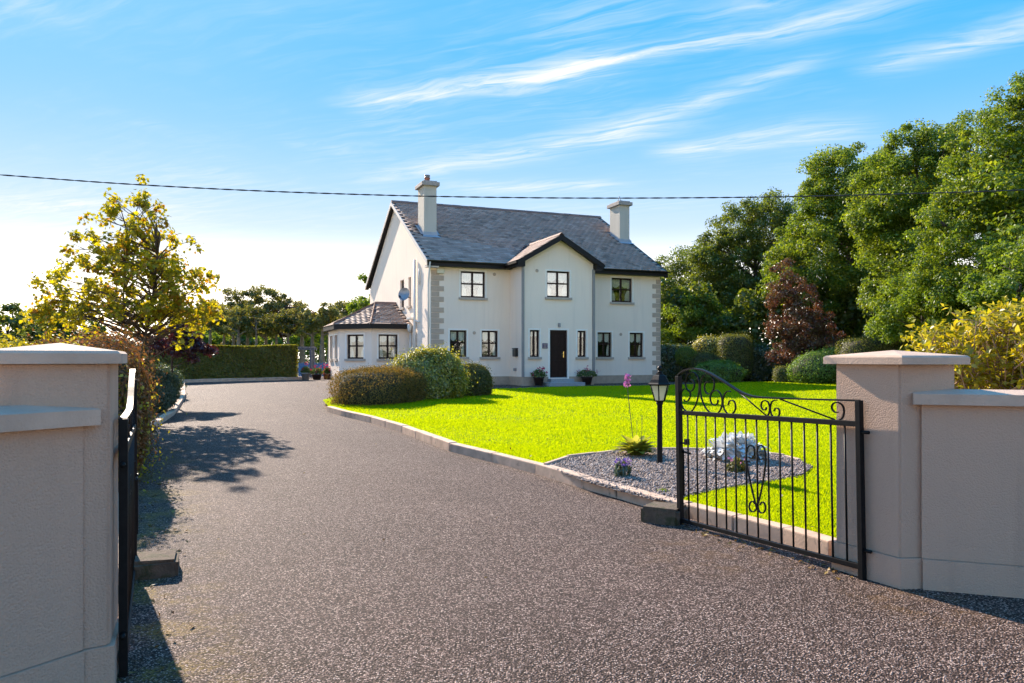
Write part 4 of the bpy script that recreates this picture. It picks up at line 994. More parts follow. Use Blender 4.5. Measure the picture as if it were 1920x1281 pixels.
def tree(name, label, loc, env, mat, n_cl, rcl, per, leaf, trunk_h, trunk_r, seed, group=None, cat='tree', wid=.3, kind='diamond', shell=.45, flat=.75, nlimb=26, droop=0., bark='bark', rz=0, lean=(0,0), multi=1, own=0):
    root = empty(name, loc, rz, label, cat, group)
    C, P, D, idx = crown_pts(env, n_cl, rcl, per, seed, flat, shell)
    n = len(P); Nn = D*.6+RNG.normal(size=(n,3))*.6+np.array([0,0,.55])
    ax = D+np.array([0,0,-droop]); per_cl = RNG.random(n_cl)
    rnd = (per_cl[idx]*.55+RNG.random(n)*.45)
    P[:,2] = np.maximum(P[:,2], .05)
    if own:
        Wp = P+np.array(loc); order = np.argsort(np.linalg.norm(Wp-np.array([0,0,EYE]), axis=1)); pick = order[:own]
        keep = np.ones(n, bool); keep[pick] = False
    else: keep = np.ones(n, bool)
    mesh_obj('crown', leaf_mesh('crown', P[keep], Nn[keep], leaf, wid, M[mat], ax[keep], kind=kind, rnd=rnd[keep]), None, root)
    if own:
        one = leaf_mesh('leaf', np.zeros((1,3)), np.array([[0,0,1.]]), leaf, wid, M[mat], np.array([[1.,0,0]]), kind=kind, rnd=np.zeros(1))
        for i in pick:
            o = mesh_obj('leaf', one, None, root, tuple(P[i])); o.rotation_mode = 'QUATERNION'
            o.rotation_quaternion = Vector(Nn[i]).to_track_quat('Z', 'Y') @ Matrix.Rotation(random.uniform(0, 6.28), 3, 'Z').to_quaternion(); o.scale = (random.uniform(.75,1.25),)*3
    r = random.Random(seed); top = max(e[2]+e[5]*.6 for e in env)
    tk = MB(); br = MB(); bases = []
    for m_ in range(multi):
        a = r.uniform(0, 6.28); s = .0 if multi == 1 else 1
        pts = [Vector((lean[0]*z/top+s*(.12+z*.16)*math.cos(a+m_*2.1)+r.uniform(-.05,.05)*z*.3, lean[1]*z/top+s*(.12+z*.16)*math.sin(a+m_*2.1)+r.uniform(-.05,.05)*z*.3, z)) for z in np.linspace(-.15, top*.8, 7)]
        f = 1 if multi == 1 else .6
        tk.tube(pts, [trunk_r*f*(1.35-.1*i if i == 0 else 1-.13*i) for i in range(7)], 9); bases.append(pts)
    tk.build('trunk', M[bark], root, fix=False)
    for c in r.sample(list(C), min(nlimb, len(C))):
        c = Vector(c); pts = r.choice(bases)
        bz = max(trunk_h*.75, min(c.z-.35*(c.xy.length), top*.72)); b = None
        for i in range(6):
            if pts[i].z <= bz <= pts[i+1].z: b = pts[i].lerp(pts[i+1], (bz-pts[i].z)/(pts[i+1].z-pts[i].z))
        if b is None: b = pts[3]
        m1 = b.lerp(c, .45)+Vector((r.uniform(-.1,.1), r.uniform(-.1,.1), .06+r.uniform(-.05,.1)))*(c-b).length
        m2 = b.lerp(c, .8)+Vector((r.uniform(-.05,.05), r.uniform(-.05,.05), .05))*(c-b).length
        L_ = trunk_r*r.uniform(.22,.42); br.tube([b,m1,m2,c], [L_,L_*.6,L_*.32,L_*.12], 5)
        for _ in range(2):
            e = c+Vector((r.uniform(-1,1), r.uniform(-1,1), r.uniform(-.2,1)))*rcl*.8; br.tube([m2,m2.lerp(e,.5)+Vector((0,0,.03)),e],[L_*.28,L_*.2,L_*.06],4)
    if br.v: br.build('branches', M[bark], root, fix=False)
    return root
gp3 = lambda px, Y: ray(px, Y)
# ---- big trees on the right
TG = 'tall trees along the right boundary'
tree('tree', 'dark green oak-like tree rising just behind the roof corner of the house', gp3(1300,50), [(0,0,4.9,3.2,3.0,3.7),(-1.6,0,3.2,2.2,2.4,2.7)], 'oak', 330, .62, 190, .14, 2.0, .3, 11, TG)
tree('tree', 'dark green tree with pointed top behind the copper-leaved tree', gp3(1415,46), [(0,0,6.4,3.2,3.0,4.4),(-1.9,0,5.0,2.4,2.4,3.8),(1.3,0,7.9,2.0,2.0,3.1)], 'oak', 460, .56, 190, .135, 2.2, .34, 12, TG)
ash1 = tree('tree', 'tall ash tree with a rounded top standing right of the copper-leaved tree', gp3(1595,38.5), [(0,0,7.4,2.5,2.5,3.2),(-1.2,-.4,4.8,2.6,2.4,3.4),(1.6,-.3,5.2,2.4,2.4,3.4),(-.3,0,9.0,1.8,1.7,1.8),(1.2,0,8.6,1.4,1.4,1.6)], 'ash', 560, .46, 230, .115, 2.0, .3, 13, TG)
ash1.scale = (1.1, 1.1, 1.1)
tree('tree', 'broad ash tree with wispy branches between the two tallest crowns', gp3(1735,32), [(0,0,7.6,2.8,2.6,3.2),(.4,-.4,4.6,3.2,2.6,3.6),(-1.1,0,7.2,1.8,1.8,2.6),(.9,0,9.3,1.7,1.6,1.5)], 'ash', 600, .45, 230, .11, 2.0, .3, 14, TG)
tree('tree', 'tallest ash tree whose crown leaves the picture at its edge above the golden shrub', gp3(1890,27), [(.2,0,7.4,2.4,2.4,3.3),(-.8,-.4,4.4,2.6,2.4,3.4),(1.0,0,9.2,1.5,1.5,2.0),(1.8,0,5.4,2.2,2.2,4.0)], 'ash', 600, .42, 230, .10, 2.0, .3, 15, TG)
tree('tree', 'leafy tree filling the boundary beyond the tallest ash', gp3(2030,25), [(0,0,6.0,3.0,3.0,4.4)], 'ash', 70, .8, 240, .17, 2.0, .3, 16, TG)
tree('tree', 'small bright green young tree rising directly behind the golden shrub', gp3(1915,16.5), [(0,0,2.9,1.0,1.0,1.25),(-.1,0,1.9,.9,.9,.9)], 'bright', 90, .27, 190, .085, .8, .07, 17)
tree('tree', 'deep green tree standing in the gap behind the two ash trees', gp3(1660,42), [(0,0,6.8,3.4,2.6,5.4),(0,0,3.6,3.8,2.4,3.4)], 'ash', 330, .75, 200, .14, 2.0, .3, 18, TG)
cbt = tree('copper_beech', 'copper-leaved purple tree in front of the tall ash trees', gp3(1490,34.2), [(0,0,3.0,1.3,1.2,2.1),(-.5,0,4.6,.75,.8,1.5),(.9,0,2.2,1.4,1.2,1.5),(.2,0,1.4,1.4,1.1,1.1)], 'copper', 240, .33, 150, .095, .9, .14, 19)
cbt.scale = (.88, .88, .92)
tree('tree', 'low leafy tree behind the laurel hedge at the house corner', gp3(1290,42), [(0,0,2.7,2.1,1.6,2.0),(1.7,0,2.2,1.6,1.4,1.6)], 'ash', 150, .45, 190, .11, .8, .14, 20)
tree('tree', 'pale green leafy tree growing low in front of the broad ash', gp3(1730,28.5), [(0,0,2.6,1.9,1.4,1.8),(.8,0,3.4,1.3,1.2,1.4)], 'ash', 170, .36, 200, .095, .8, .12, 21)
# dark undergrowth behind them
def thicket(name, a, b, h, depth, mat, n, leaf, seed, label=None):
    a, b = Vector(a), Vector(b); u_ = RNG.random(n); v_ = RNG.random(n); d = (b-a)
    nrm = Vector((-d.y, d.x)).normalized()
    base = np.array([a.x,a.y])+np.outer(u_, [d.x,d.y])+np.outer(RNG.random(n)*depth, [nrm.x,nrm.y])
    r = np.random.default_rng(seed); ph = r.uniform(0,6.28,4)
    hh = h*(.72+.14*np.sin(u_*d.length*.9+ph[0])+.10*np.sin(u_*d.length*2.3+ph[1])+.06*np.sin(u_*d.length*5.1+ph[2]))
    z = hh*(1-v_**1.7); 
    P = np.column_stack([base, z+np.array([g(x,y) for x,y in base[:200]]).mean()]); 
    o = mesh_obj(name, leaf_mesh(name, P, RNG.normal(size=(n,3))+np.array([0,-.4,.6]), leaf, .36, M[mat])); tag(o, label, None, None, 'stuff'); return o
thicket('undergrowth', (7.5,43), (22,30), 6.0, 2.0, 'oak', 26000, .24, 3, 'dark undergrowth filling the space below the boundary trees')
thicket('undergrowth', (15,33), (22,17), 5.0, 2.0, 'oak', 22000, .22, 4, 'dark undergrowth below the ash trees behind the golden shrub')
thicket('roadside_hedge', (-40,-16), (45,-16), 3.2, 3.0, 'oak', 9000, .34, 9, 'tall hedge on the far side of the road behind the viewer')
# ---- shrubs on the right of the house
shrub('hedge', 'dark glossy laurel hedge touching the far corner of the house', 'hedge', ray(1268,38.5), (1.1,.7,.95), 'laurel', 5000, .11, 5, amp=.06)
shrub('shrub', 'small rounded lime green standard bush on a thin stem beside the laurel hedge', 'shrub', ray(1287,37), (.5,.5,.46), 'lime', 3200, .07, 2.2, zc=1.2, stem=1)
shrub('shrub', 'pale golden bush behind the spreading juniper', 'shrub', ray(1333,38), (.95,.8,1.05), 'variegated', 5000, .08, 2.4, zc=1.25)
shrub('topiary', 'tall clipped square-shouldered topiary column behind the spreading juniper', 'topiary', ray(1377,36.5), (.78,.7,1.02), 'privet', 7000, .055, 4.5, zc=1.28, amp=.04)
shrub('shrub', 'low spreading dark green juniper with layered sprays beside the verge', 'shrub', ray(1345,34.3), (1.15,.9,.62), 'juniper', 6500, .10, 2.0, zc=.42, amp=.22, frq=3.5, wid=.16)
shrub('shrub', 'olive conifer mound rising out of the back of the spreading juniper', 'shrub', ray(1325,35.3), (.85,.7,.7), 'beech', 4200, .08, 2.0, zc=.75, amp=.14, wid=.18)
shrub('hedge', 'dark laurel hedge below the copper-leaved tree', 'hedge', ray(1432,37.5), (1.5,.8,1.05), 'laurel', 7500, .10, 4, zc=.75, amp=.1)
shrub('hedge', 'glossy laurel hedge between the copper-leaved tree and the juniper mound', 'hedge', ray(1500,36.2), (1.4,.7,1.0), 'laurel', 6500, .10, 4, zc=.9, amp=.1)
shrub('shrub', 'small clipped box bush touching the large juniper mound', 'shrub', ray(1471,33.0), (.44,.4,.42), 'privet', 3800, .045, 3.5, zc=.36, amp=.05)
shrub('shrub', 'large domed juniper mound at the edge of the lawn', 'shrub', ray(1540,32.0), (1.45,1.1,.82), 'juniper', 12000, .085, 2.1, zc=.72, amp=.09, frq=2.0, wid=.16, lean=.25)
shrub('hedge', 'clipped flat-topped hedge seen above the gate pier cap', 'hedge', ray(1640,30.5), (1.40,.8,.85), 'privet', 8000, .055, 5, zc=1.12, amp=.04)
# ---- lawn island
shrub('hedge', 'low clipped bronze hedge on the corner of the lawn by the drive', 'hedge', at(688,768)+Vector((.1,1.6,0)), (1.02,1.9,.60), 'olivebrown', 32000, .042, 4.2, zc=.42, amp=.09, rz=R(-14))
shrub('shrub', 'yellow variegated shrub between the bronze hedge and the round clipped ball', 'shrub', at(793,757)+Vector((.05,.95,0)), (1.08,.95,.90), 'variegated', 16000, .065, 2.5, zc=.62, amp=.15, frq=3.2, fuzz=.10)
shrub('topiary', 'round clipped bronze-green ball shrub on the lawn', 'topiary', at(882,749)+Vector((0,.6,0)), (.66,.66,.66), 'beech', 11000, .045, 2.4, zc=.44, amp=.03)
# ---- left border
for k, (x, y, hh, wr) in enumerate([(-5.05,9.2,1.62,.62),(-5.75,10.6,1.60,.66),(-6.4,12.1,1.62,.70)]):
    shrub('hedge', ['bronze hedge plant nearest the edge-on gate, leaning over the kerb','bronze hedge plant in the middle of the row of three by the drive','bronze hedge plant nearest the grey-green conifer by the drive'][k], 'hedge', (x, y, g(x,y)), (wr,.95,hh*.56), 'brownhedge', 15000, .042, 3.2, zc=hh*.5, amp=.10, frq=3.2, group='bronze hedge plants lining the drive', fuzz=.10, rz=R(24))
cb = at(297, 783)
shrub('shrub', 'rounded grey-green conifer at the edge of the drive', 'shrub', (cb.x-.62, cb.y+.7, cb.z), (.72,.68,.62), 'conifer', 11000, .06, 2.2, zc=.56, amp=.10, frq=4, wid=.16)
shrub('shrub', 'dark low conifer mound between the grey-green conifer and the long hedge', 'shrub', ray(288,23.5), (.8,.8,.55), 'laurel', 6000, .07, 2.1, zc=.5, amp=.08, wid=.18)
# golden hedge behind the left pier
shrub('hedge', 'loose golden hedge behind the shaded pier wall', 'hedge', ray(-30,8.6), (1.6,.7,.93), 'golden', 15000, .05, 3.2, zc=.76, amp=.10, frq=3.5, fuzz=.12)
shrub('hedge', 'golden hedge plant below the yellow maple behind the shaded pier', 'hedge', ray(130,9.6), (.85,.7,.86), 'golden', 10000, .05, 2.8, zc=.70, amp=.12, frq=3.5, fuzz=.12)
# yellow maple
mp_ = ray(236,17.8)
mtree = tree('maple_tree', 'yellowing maple with open branches behind the shaded pier', tuple(mp_), [(0,0,2.4,1.9,1.4,1.35),(.2,0,3.4,1.4,1.0,1.15),(.12,0,4.35,.72,.55,.85),(-1.25,0,2.3,.75,.7,.9),(1.3,-.2,2.5,.75,.7,.85)], 'maple', 370, .19, 23, .10, .7, .07, 31, wid=.42, kind='maple', shell=.75, flat=.9, nlimb=170, bark='twig', multi=3, own=300)
mtree.scale = (1.08, 1.08, 1.08)
rm = ray(322,21)
tree('red_maple_tree', 'small dark red-leaved tree behind the yellow maple', tuple(rm), [(0,0,1.85,.7,.7,.65),(.4,0,1.6,.65,.6,.45)], 'redmaple', 46, .25, 150, .085, .5, .06, 32, wid=.34)
# long beech hedge at the back of the drive
hbm = (hb0+hb1)/2; dd = Vector((hb1.x-hb0.x, hb1.y-hb0.y)); HL = dd.length+1.0; ha = math.atan2(dd.y, dd.x)
hdg = empty('hedge', (hb0.x, hb0.y, g(hb0.x, hb0.y)), ha, 'long tall clipped green hedge across the back of the drive', 'hedge')
n = 26000; X = RNG.uniform(-1.2, HL-1.0, n); Hh = 1.55+.1*X/HL+.03*np.sin(X*1.3); face = RNG.random(n)
Yy = np.where(face < .7, .45-np.abs(RNG.normal(0,.06,n))*-1, RNG.uniform(.42, 1.5, n)); Zz = np.where(face < .7, RNG.random(n)*Hh, Hh-np.abs(RNG.normal(0,.04,n)))
endm = face > .94; X = np.where(endm, HL-1.0-np.abs(RNG.normal(0,.05,n)), X); Zz = np.where(endm, RNG.random(n)*Hh, Zz)
Yy = Yy+.06*np.sin(X*2.1+Zz*1.7)*(face < .7)
Nn = np.where((face < .7)[:,None], [[0,-1,.25]], [[0,0,1]])+RNG.normal(size=(n,3))*.5
mesh_obj('foliage', leaf_mesh('foliage', np.column_stack([X,Yy,Zz]), Nn, .085, .36, M['beechhedge']), None, hdg)
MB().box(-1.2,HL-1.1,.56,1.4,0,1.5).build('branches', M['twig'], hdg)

# ---- back left: row of trunks, woodland, fence, pergola, pots
BT = 'row of slender trees behind the long hedge'
rr = random.Random(5)
desc = ['slender ivy-clad tree','slender bare-stemmed tree']
tx = [378,394,420,437,447,464,480,499,518,540,567,586,604,617]
rowlab = ['first slender tree of the row, behind the dark red tree','second slender tree of the row behind the long hedge','third slender tree of the row behind the long hedge','fourth slender tree of the row, close beside the ivy-dark one','ivy-dark thick trunk among the slender row behind the hedge','slender tree just right of the ivy-dark trunk','seventh slender tree of the row behind the long hedge','eighth slender tree of the row, behind the middle of the hedge','ninth slender tree of the row behind the long hedge','leaning slender tree towards the pergola end of the hedge','ivy-covered tree directly behind the blue-grey pergola','slender tree right behind the pergola post','slender tree behind the blue fence','last slender tree of the row, beside the sun room']
for k, px in enumerate(tx):
    Y = 56+rr.uniform(-1.5,1.5); b = ray(px, Y); ivy = k in (4,10,11,12)
    h = 3.5+rr.uniform(-.5,.5)
    tree('tree', rowlab[k], tuple(b), [(0,0,h,1.25,.9,.95),(rr.uniform(-.4,.4),0,h+.7,.7,.7,.6)], 'olive' if k % 3 else 'beech', 34, .34, 55, .17, 2.0, .27 if ivy else rr.uniform(.17,.24), 100+k, BT, nlimb=6, bark='palebark')
WG = 'distant woodland trees beyond the row'
for k, (px, Y, w_, zt, mat, lab) in enumerate([(470,72,4.6,8.0,'olive','big round-topped distant tree above the middle of the long hedge'),(425,72,2.6,6.2,'olive','distant tree left of the big round-topped one'),(515,76,2.6,6.6,'beech','distant tree right of the big round-topped one'),(551,72,2.0,6.2,'copper','dark flat-topped pine-like tree near the pergola'),(600,74,2.6,4.6,'olive','distant dull green tree behind the pergola'),(640,74,2.2,6.6,'olive','tall flat-topped distant tree left of the house gable'),(350,66,2.6,4.4,'oak','distant dull tree above the dark red tree')]):
    b = ray(px, Y); c = zt*.62
    tree('tree', lab, tuple(b), [(0,0,c,w_,1.6,zt*.38),(w_*.3,0,c*1.02,w_*.6,1.4,zt*.34)], mat, 130, .5, 130, .2, 2.0, .22, 140+k, WG)
for k, (px, Y, w_, zt, lab) in enumerate([(15,46,2.0,4.1,'dark distant tree at the very edge beyond the golden hedge'),(75,50,2.0,4.3,'dark open distant tree left of the yellow maple'),(150,52,2.0,4.0,'dark distant tree behind the yellow maple')]):
    tree('tree', lab, tuple(ray(px, Y)), [(0,0,zt*.6,w_,1.6,zt*.4)], 'oak', 50, .5, 90, .24, 1.0, .16, 160+k, WG)
tree('tree', 'leafy ash tree peeping past the rear eave of the house', tuple(ray(682,49)), [(0,0,4.0,.9,1.6,2.4),(-.1,0,2.6,1.0,1.6,1.6)], 'ash', 60, .45, 150, .18, 1.0, .15, 170)
thicket('saplings', (-28,63), (-12,63), 4.2, 2.0, 'bright', 14000, .22, 6, 'bright green saplings between the trunks behind the hedge')
thicket('saplings', (-34,60), (-21,62), 3.2, 2.0, 'beech', 7000, .26, 8, 'dull green scrub beyond the yellow maple')
# blue fence
fb = (ray(560,42.5), ray(632,41.5)); fd = fb[1]-fb[0]
fen = empty('fence', fb[0], math.atan2(fd.y, fd.x), 'blue painted picket fence between the long hedge and the sun room', 'fence')
fl_ = fd.length; np_ = int(fl_/.13); pme = MB().add([(-.05,-.012,0.02),(.05,-.012,.02),(.05,-.012,.72),(0,-.012,.78),(-.05,-.012,.72),(-.05,.012,0.02),(.05,.012,.02),(.05,.012,.72),(0,.012,.78),(-.05,.012,.72)],[(0,1,2,3,4),(9,8,7,6,5),(0,5,6,1),(1,6,7,2),(2,7,8,3),(3,8,9,4),(4,9,5,0)]).me('paling', M['blue'])
for k in range(np_): mesh_obj('paling', pme, None, fen, (.07+k*.13,-.03,random.uniform(-.01,.02)))
MB().box(0,fl_,-.012,.03,.15,.22).build('rail', M['blue'], fen); MB().box(0,fl_,-.012,.03,.52,.59).build('rail', M['blue'], fen)
# pergola
pg = ray(583,40.5)
per = empty('pergola', pg, R(-4), 'blue-grey timber pergola arch at the end of the long hedge', 'pergola')
for x in (-.9, .0):
    for y in (0, .35): MB().box(x-.055,x+.055,y-.05,y+.05,-.05,1.46).build('post', M['bluegrey'], per)
MB().box(-1.1,.2,-.04,.04,1.462,1.56).build('beam', M['bluegrey'], per); MB().box(-1.1,.2,.31,.39,1.462,1.56).build('beam', M['bluegrey'], per)
for k in range(5): MB().box(-1.0+k*.26,-.94+k*.26,-.2,.55,1.562,1.63).build('rafter', M['bluegrey'], per)
lt = MB()
for k in range(6): lt.box(-.012,.012,.05,.30,.2+k*.2,.23+k*.2)
lt.build('trellis', M['bluegrey'], per)
# flower pots
def flower_pot(loc, rad, h, potm, petal, label, spread=.9, group='flower pots around the house', tall=.3, nl=420, nf=60):
    root = empty('flower_pot', loc, 0, label, 'flower pot', group)
    MB().lathe([(rad*.72,0),(rad*.95,h*.85),(rad*1.06,h*.86),(rad*1.06,h),(rad*.92,h),(rad*.9,h*.93)],18).build('pot', M[potm], root)
    D = unit(RNG.normal(size=(nl,3))); D[:,2] = np.abs(D[:,2])*1.0-.15
    P = D*np.array([rad*1.45*spread,rad*1.45*spread,tall])*(RNG.random((nl,1))**.35)+np.array([0,0,h+.06])
    mesh_obj('leaves', leaf_mesh('leaves', P, D+RNG.normal(size=(nl,3))*.5, .08, .42, M['oak']), None, root)
    D = unit(RNG.normal(size=(nf,3))); D[:,2] = np.abs(D[:,2])
    ctr = D[RNG.integers(0, 7, nf)]
    P = (ctr+RNG.normal(size=(nf,3))*.14)*np.array([rad*1.4*spread,rad*1.4*spread,tall*1.12])+np.array([0,0,h+.08])
    mesh_obj('flowers', leaf_mesh('flowers', P, RNG.normal(size=(nf,3))+np.array([0,-.5,.5]), .055, .5, M[petal]), None, root)['kind'] = 'stuff'
flower_pot(hm(4.13,BP-.35,.02), .22, .34, 'potdark', 'redpet', 'dark flower pot with red flowers left of the front door', 1.05)
flower_pot(hm(6.35,BP-.35,.02), .24, .34, 'potdark', 'redpet', 'dark flower pot with pink-red flowers right of the front door steps', 1.25)
pa, pb_, pc_ = at(573,713), at(594,712), at(617,711)
flower_pot(pa, .2, .34, 'potgrey', 'redpet', 'grey flower pot with red flowers at the end of the long hedge', .8)
flower_pot(pb_, .24, .26, 'potdark', 'redpet', 'wide low flower pot with white and red flowers before the blue fence', .9)
flower_pot(pc_+Vector((-.05,-.2,0)), .2, .26, 'pot', 'redpet', 'clay flower pot with red flowers against the sun room wall', .8)
pf = flower_pot  # (kept for reuse)

# ---- golden shrub behind the right wall, near the camera
gs = ray(1905,6.7); gs = Vector((gs.x, gs.y, 0))
gsh = empty('shrub', gs, 0, 'golden-leaved shrub with bare brown twigs rising over the right-hand wall', 'shrub')
tw = MB(); tips = []
r2 = random.Random(3)
for k in range(210):
    a = r2.uniform(0, 6.28); sp_r = math.sqrt(r2.random()); X1 = 1.15*sp_r*math.cos(a)+.35; Y1 = .75*sp_r*math.sin(a)
    zt = 1.15+.84*math.sqrt(max(0, 1-((X1-.55)/1.45)**2*.85))*r2.uniform(.72,1.0)-.0
    b = Vector((X1*.25, Y1*.25, 0)); e = Vector((X1, Y1, zt)); m1 = b.lerp(e, .5)+Vector((r2.uniform(-.12,.12), r2.uniform(-.12,.12), 0)); m2 = b.lerp(e,.8)+Vector((r2.uniform(-.08,.08), r2.uniform(-.08,.08), .02))
    tw.tube([b,m1,m2,e],[.012,.009,.006,.003],5); tips.append((m2,e))
    for _ in range(5):
        s0 = m1.lerp(e, r2.uniform(.1,.95)); s1 = s0+Vector((r2.uniform(-.22,.22), r2.uniform(-.22,.22), r2.uniform(.02,.22))); tw.tube([s0,(s0+s1)/2+Vector((0,0,.02)),s1],[.006,.0045,.0025],4); tips.append((s0,s1))
tw.build('twigs', M['deadtwig'], gsh, fix=False)
Pl = []; Al = []
for (s0, s1) in tips:
    for _ in range(r2.choice((3,8,12,15,18))):
        q = s0.lerp(s1, r2.uniform(.45,1.08)); d = (s1-s0).normalized()+Vector((r2.gauss(0,.7), r2.gauss(0,.7), r2.gauss(.2,.4)))
        Pl.append(q+d*.05); Al.append(d)
Pl, Al = np.array(Pl), np.array(Al); Nl = RNG.normal(size=(len(Pl),3))*.6+np.array([0,-.1,.8])
vis = (Pl[:,2] > 1.15); dist = np.linalg.norm(Pl+np.array(gs)-np.array([0,0,EYE]), axis=1)+np.where(vis, 0, 50); order = np.argsort(dist); pick = order[:300]
keep = np.ones(len(Pl), bool); keep[pick] = False
mesh_obj('foliage', leaf_mesh('foliage', Pl[keep], Nl[keep], .066, .27, M['golden'], Al[keep]*2), None, gsh)
def one_leaf(L, W, mat, cuts=3, curl=.25, fold=.3):
    m2 = MB(); vs = []; N_ = 5
    for k in range(N_+1):
        t = k/N_; w_ = W*math.sin(math.pi*min(1,(t*.92+.04)))**.8; x = L*t; z = curl*L*(t-t*t*1.6)
        vs += [(x,-w_,z+w_*fold),(x,0,z),(x,w_,z+w_*fold)]
    m2.add(vs, [f for k in range(N_) for f in ((k*3,k*3+1,k*3+4,k*3+3),(k*3+1,k*3+2,k*3+5,k*3+4))], True); return m2.me('leaf', M[mat])
lme = one_leaf(.068,.018,'golden')
def aim(o, pos, axis, nrm):
    x = Vector(axis).normalized(); z = Vector(nrm); z = (z-x*z.dot(x)).normalized(); y = z.cross(x)
    o.matrix_local = Matrix.Translation(pos) @ Matrix((x,y,z)).transposed().to_4x4() @ Matrix.Scale(random.uniform(.75,1.25), 4)
for i in pick: aim(mesh_obj('leaf', lme, None, gsh), Pl[i]-Al[i]*.05, Al[i], Nl[i])
# more golden shrub to the right, continuing behind the wall
shrub('shrub', 'golden leafy shrub growing beside the twiggy golden shrub behind the wall', 'shrub', (gs.x+2.6, gs.y+.2, 0), (1.3,.8,1.0), 'golden', 12000, .07, 2.4, zc=1.0, amp=.15, fuzz=.14)

# ---- gravel bed planting
hp = at(1194, 858, .1)
hos = empty('hosta', (hp.x, hp.y+.05, hp.z), 0, 'yellow-green striped hosta with a tall pink flower spike beside the lamp', 'plant')
hl = [one_leaf(.30,.062,'hosta',curl=.5,fold=.3), one_leaf(.25,.058,'hosta',curl=.6,fold=.3)]
for k in range(74):
    a = k*2.399; el = .5+.95*((k/74)**.8); d = Vector((math.cos(a)*math.cos(el), math.sin(a)*math.cos(el), math.sin(el)))
    aim(mesh_obj('leaf', hl[k % 2], None, hos), Vector((math.cos(a)*.05, math.sin(a)*.05, .0)), d, (-math.cos(a)*.4, -math.sin(a)*.4, 1))
st = MB().tube(spline([(-.02,0,.05),(-.06,0,.4),(-.10,0,.75),(-.125,0,1.02)],4),.005,5); st.tube([(.08,.1,.1),(.10,.12,.42),(.10,.12,.56)],.004,4).tube([(.02,.1,.1),(.03,.12,.5)],.003,4)
st.build('stalk', M['twig'], hos, fix=False)
nf = 70; Pf = np.column_stack([-.125+RNG.normal(0,.022,nf), RNG.normal(0,.022,nf), RNG.uniform(.97,1.14,nf)])
mesh_obj('flower_spike', leaf_mesh('flower_spike', Pf, RNG.normal(size=(nf,3)), .045, .4, M['pink']), None, hos)
wp = at(1386, 868, .1)
sil = empty('silver_plant', (wp.x, wp.y+.15, wp.z), 0, 'silver-white leafy plant behind the open gate', 'plant')
sme = [one_leaf(.14,.045,'silver',curl=.5,fold=.3), one_leaf(.11,.038,'silver',curl=.9,fold=.25), one_leaf(.13,.045,'silver',curl=-.4,fold=.3)]
for k in range(280):
    d = Vector(unit(RNG.normal(size=3))); d.z = abs(d.z)*.9+.02; rr_ = random.uniform(.5,1)**.5
    p = Vector((d.x*.34*rr_, d.y*.26*rr_, .03+d.z*.28*rr_)); out = Vector((d.x, d.y, d.z*.7+random.uniform(-.2,.4)))
    aim(mesh_obj('leaf', sme[k % 3], None, sil), p, out+Vector((random.gauss(0,.3), random.gauss(0,.3), random.gauss(0,.2))), Vector((0,0,1))+d*.5)
bm = bmesh.new(); bmesh.ops.create_icosphere(bm, subdivisions=2, radius=1, matrix=Matrix.Translation((0,0,.06)) @ Matrix.Diagonal((.22,.18,.16,1))); MB().bm(bm, True).build('stems', M['silver'], sil)
def tuft(name, label, loc, rad, h, mat, n, leaf, petal=None, nf=0, fs=.03, cat='plant'):
    root = empty(name, loc, 0, label, cat)
    a = RNG.uniform(0, 6.28, n); r_ = np.sqrt(RNG.random(n))*rad; z = RNG.random(n)*h*(1-.5*(r_/rad)**2)
    P = np.column_stack([r_*np.cos(a), r_*np.sin(a), z+.01])
    ax = np.column_stack([np.cos(a)*.4, np.sin(a)*.4, np.ones(n)])
    mesh_obj('foliage', leaf_mesh('foliage', P, np.column_stack([np.cos(a), np.sin(a), np.full(n,.3)])+RNG.normal(size=(n,3))*.4, leaf, .14, M[mat], ax*2), None, root)
    if petal:
        a = RNG.uniform(0, 6.28, nf); r_ = np.sqrt(RNG.random(nf))*rad*1.1
        P = np.column_stack([r_*np.cos(a), r_*np.sin(a), h*RNG.uniform(.75,1.15,nf)])
        mesh_obj('flowers', leaf_mesh('flowers', P, RNG.normal(size=(nf,3)), fs, .4, M[petal]), None, root)['kind'] = 'stuff'
    return root
q = at(1381,888,.1); tuft('heather', 'small green heather tuft with a pink flower in front of the silver plant', q, .12, .17, 'beech', 420, .07, 'pink', 7, .035)
q = at(1167,897,.1); tuft('lavender', 'small lavender with purple flowers in the gravel near the kerb', q, .10, .2, 'conifer', 240, .08, 'purple', 60, .03)
q = at(1243,925,.1); tuft('weed', 'flat grey-green weed in the gravel close to the block', q, .07, .03, 'lime', 60, .05)
# ---- gravel, grass, litter
def scatter(n, inside, box, dens=None):
    x0, x1, y0, y1 = box; out = []
    while len(out) < n:
        x, y = random.uniform(x0, x1), random.uniform(y0, y1)
        if inside(x, y): out.append((x, y))
    return np.array(out)
bx_ = [p[0] for p in BED]; by_ = [p[1] for p in BED]
S = scatter(15000, in_bed, (min(bx_), max(bx_), min(by_), max(by_))); n = len(S)
octa = np.array([[1,0,0],[-1,0,0],[0,1,0],[0,-1,0],[0,0,1],[0,0,-1.]]); of = np.array([[0,2,4],[2,1,4],[1,3,4],[3,0,4],[2,0,5],[1,2,5],[3,1,5],[0,3,5]])
sc_ = RNG.uniform(.009,.020,(n,1,1))*RNG.uniform(.6,1.3,(n,1,3)); an = RNG.uniform(0,6.28,n)
Vv = octa[None]*sc_*(1+RNG.normal(0,.18,(n,6,1))); ca, sa = np.cos(an)[:,None], np.sin(an)[:,None]
Vx = Vv[:,:,0]*ca-Vv[:,:,1]*sa+S[:,0:1]; Vy = Vv[:,:,0]*sa+Vv[:,:,1]*ca+S[:,1:2]; Vz = Vv[:,:,2]*.8+np.array([g(x,y) for x,y in S])[:,None]+.118+RNG.uniform(0,.012,(n,1))
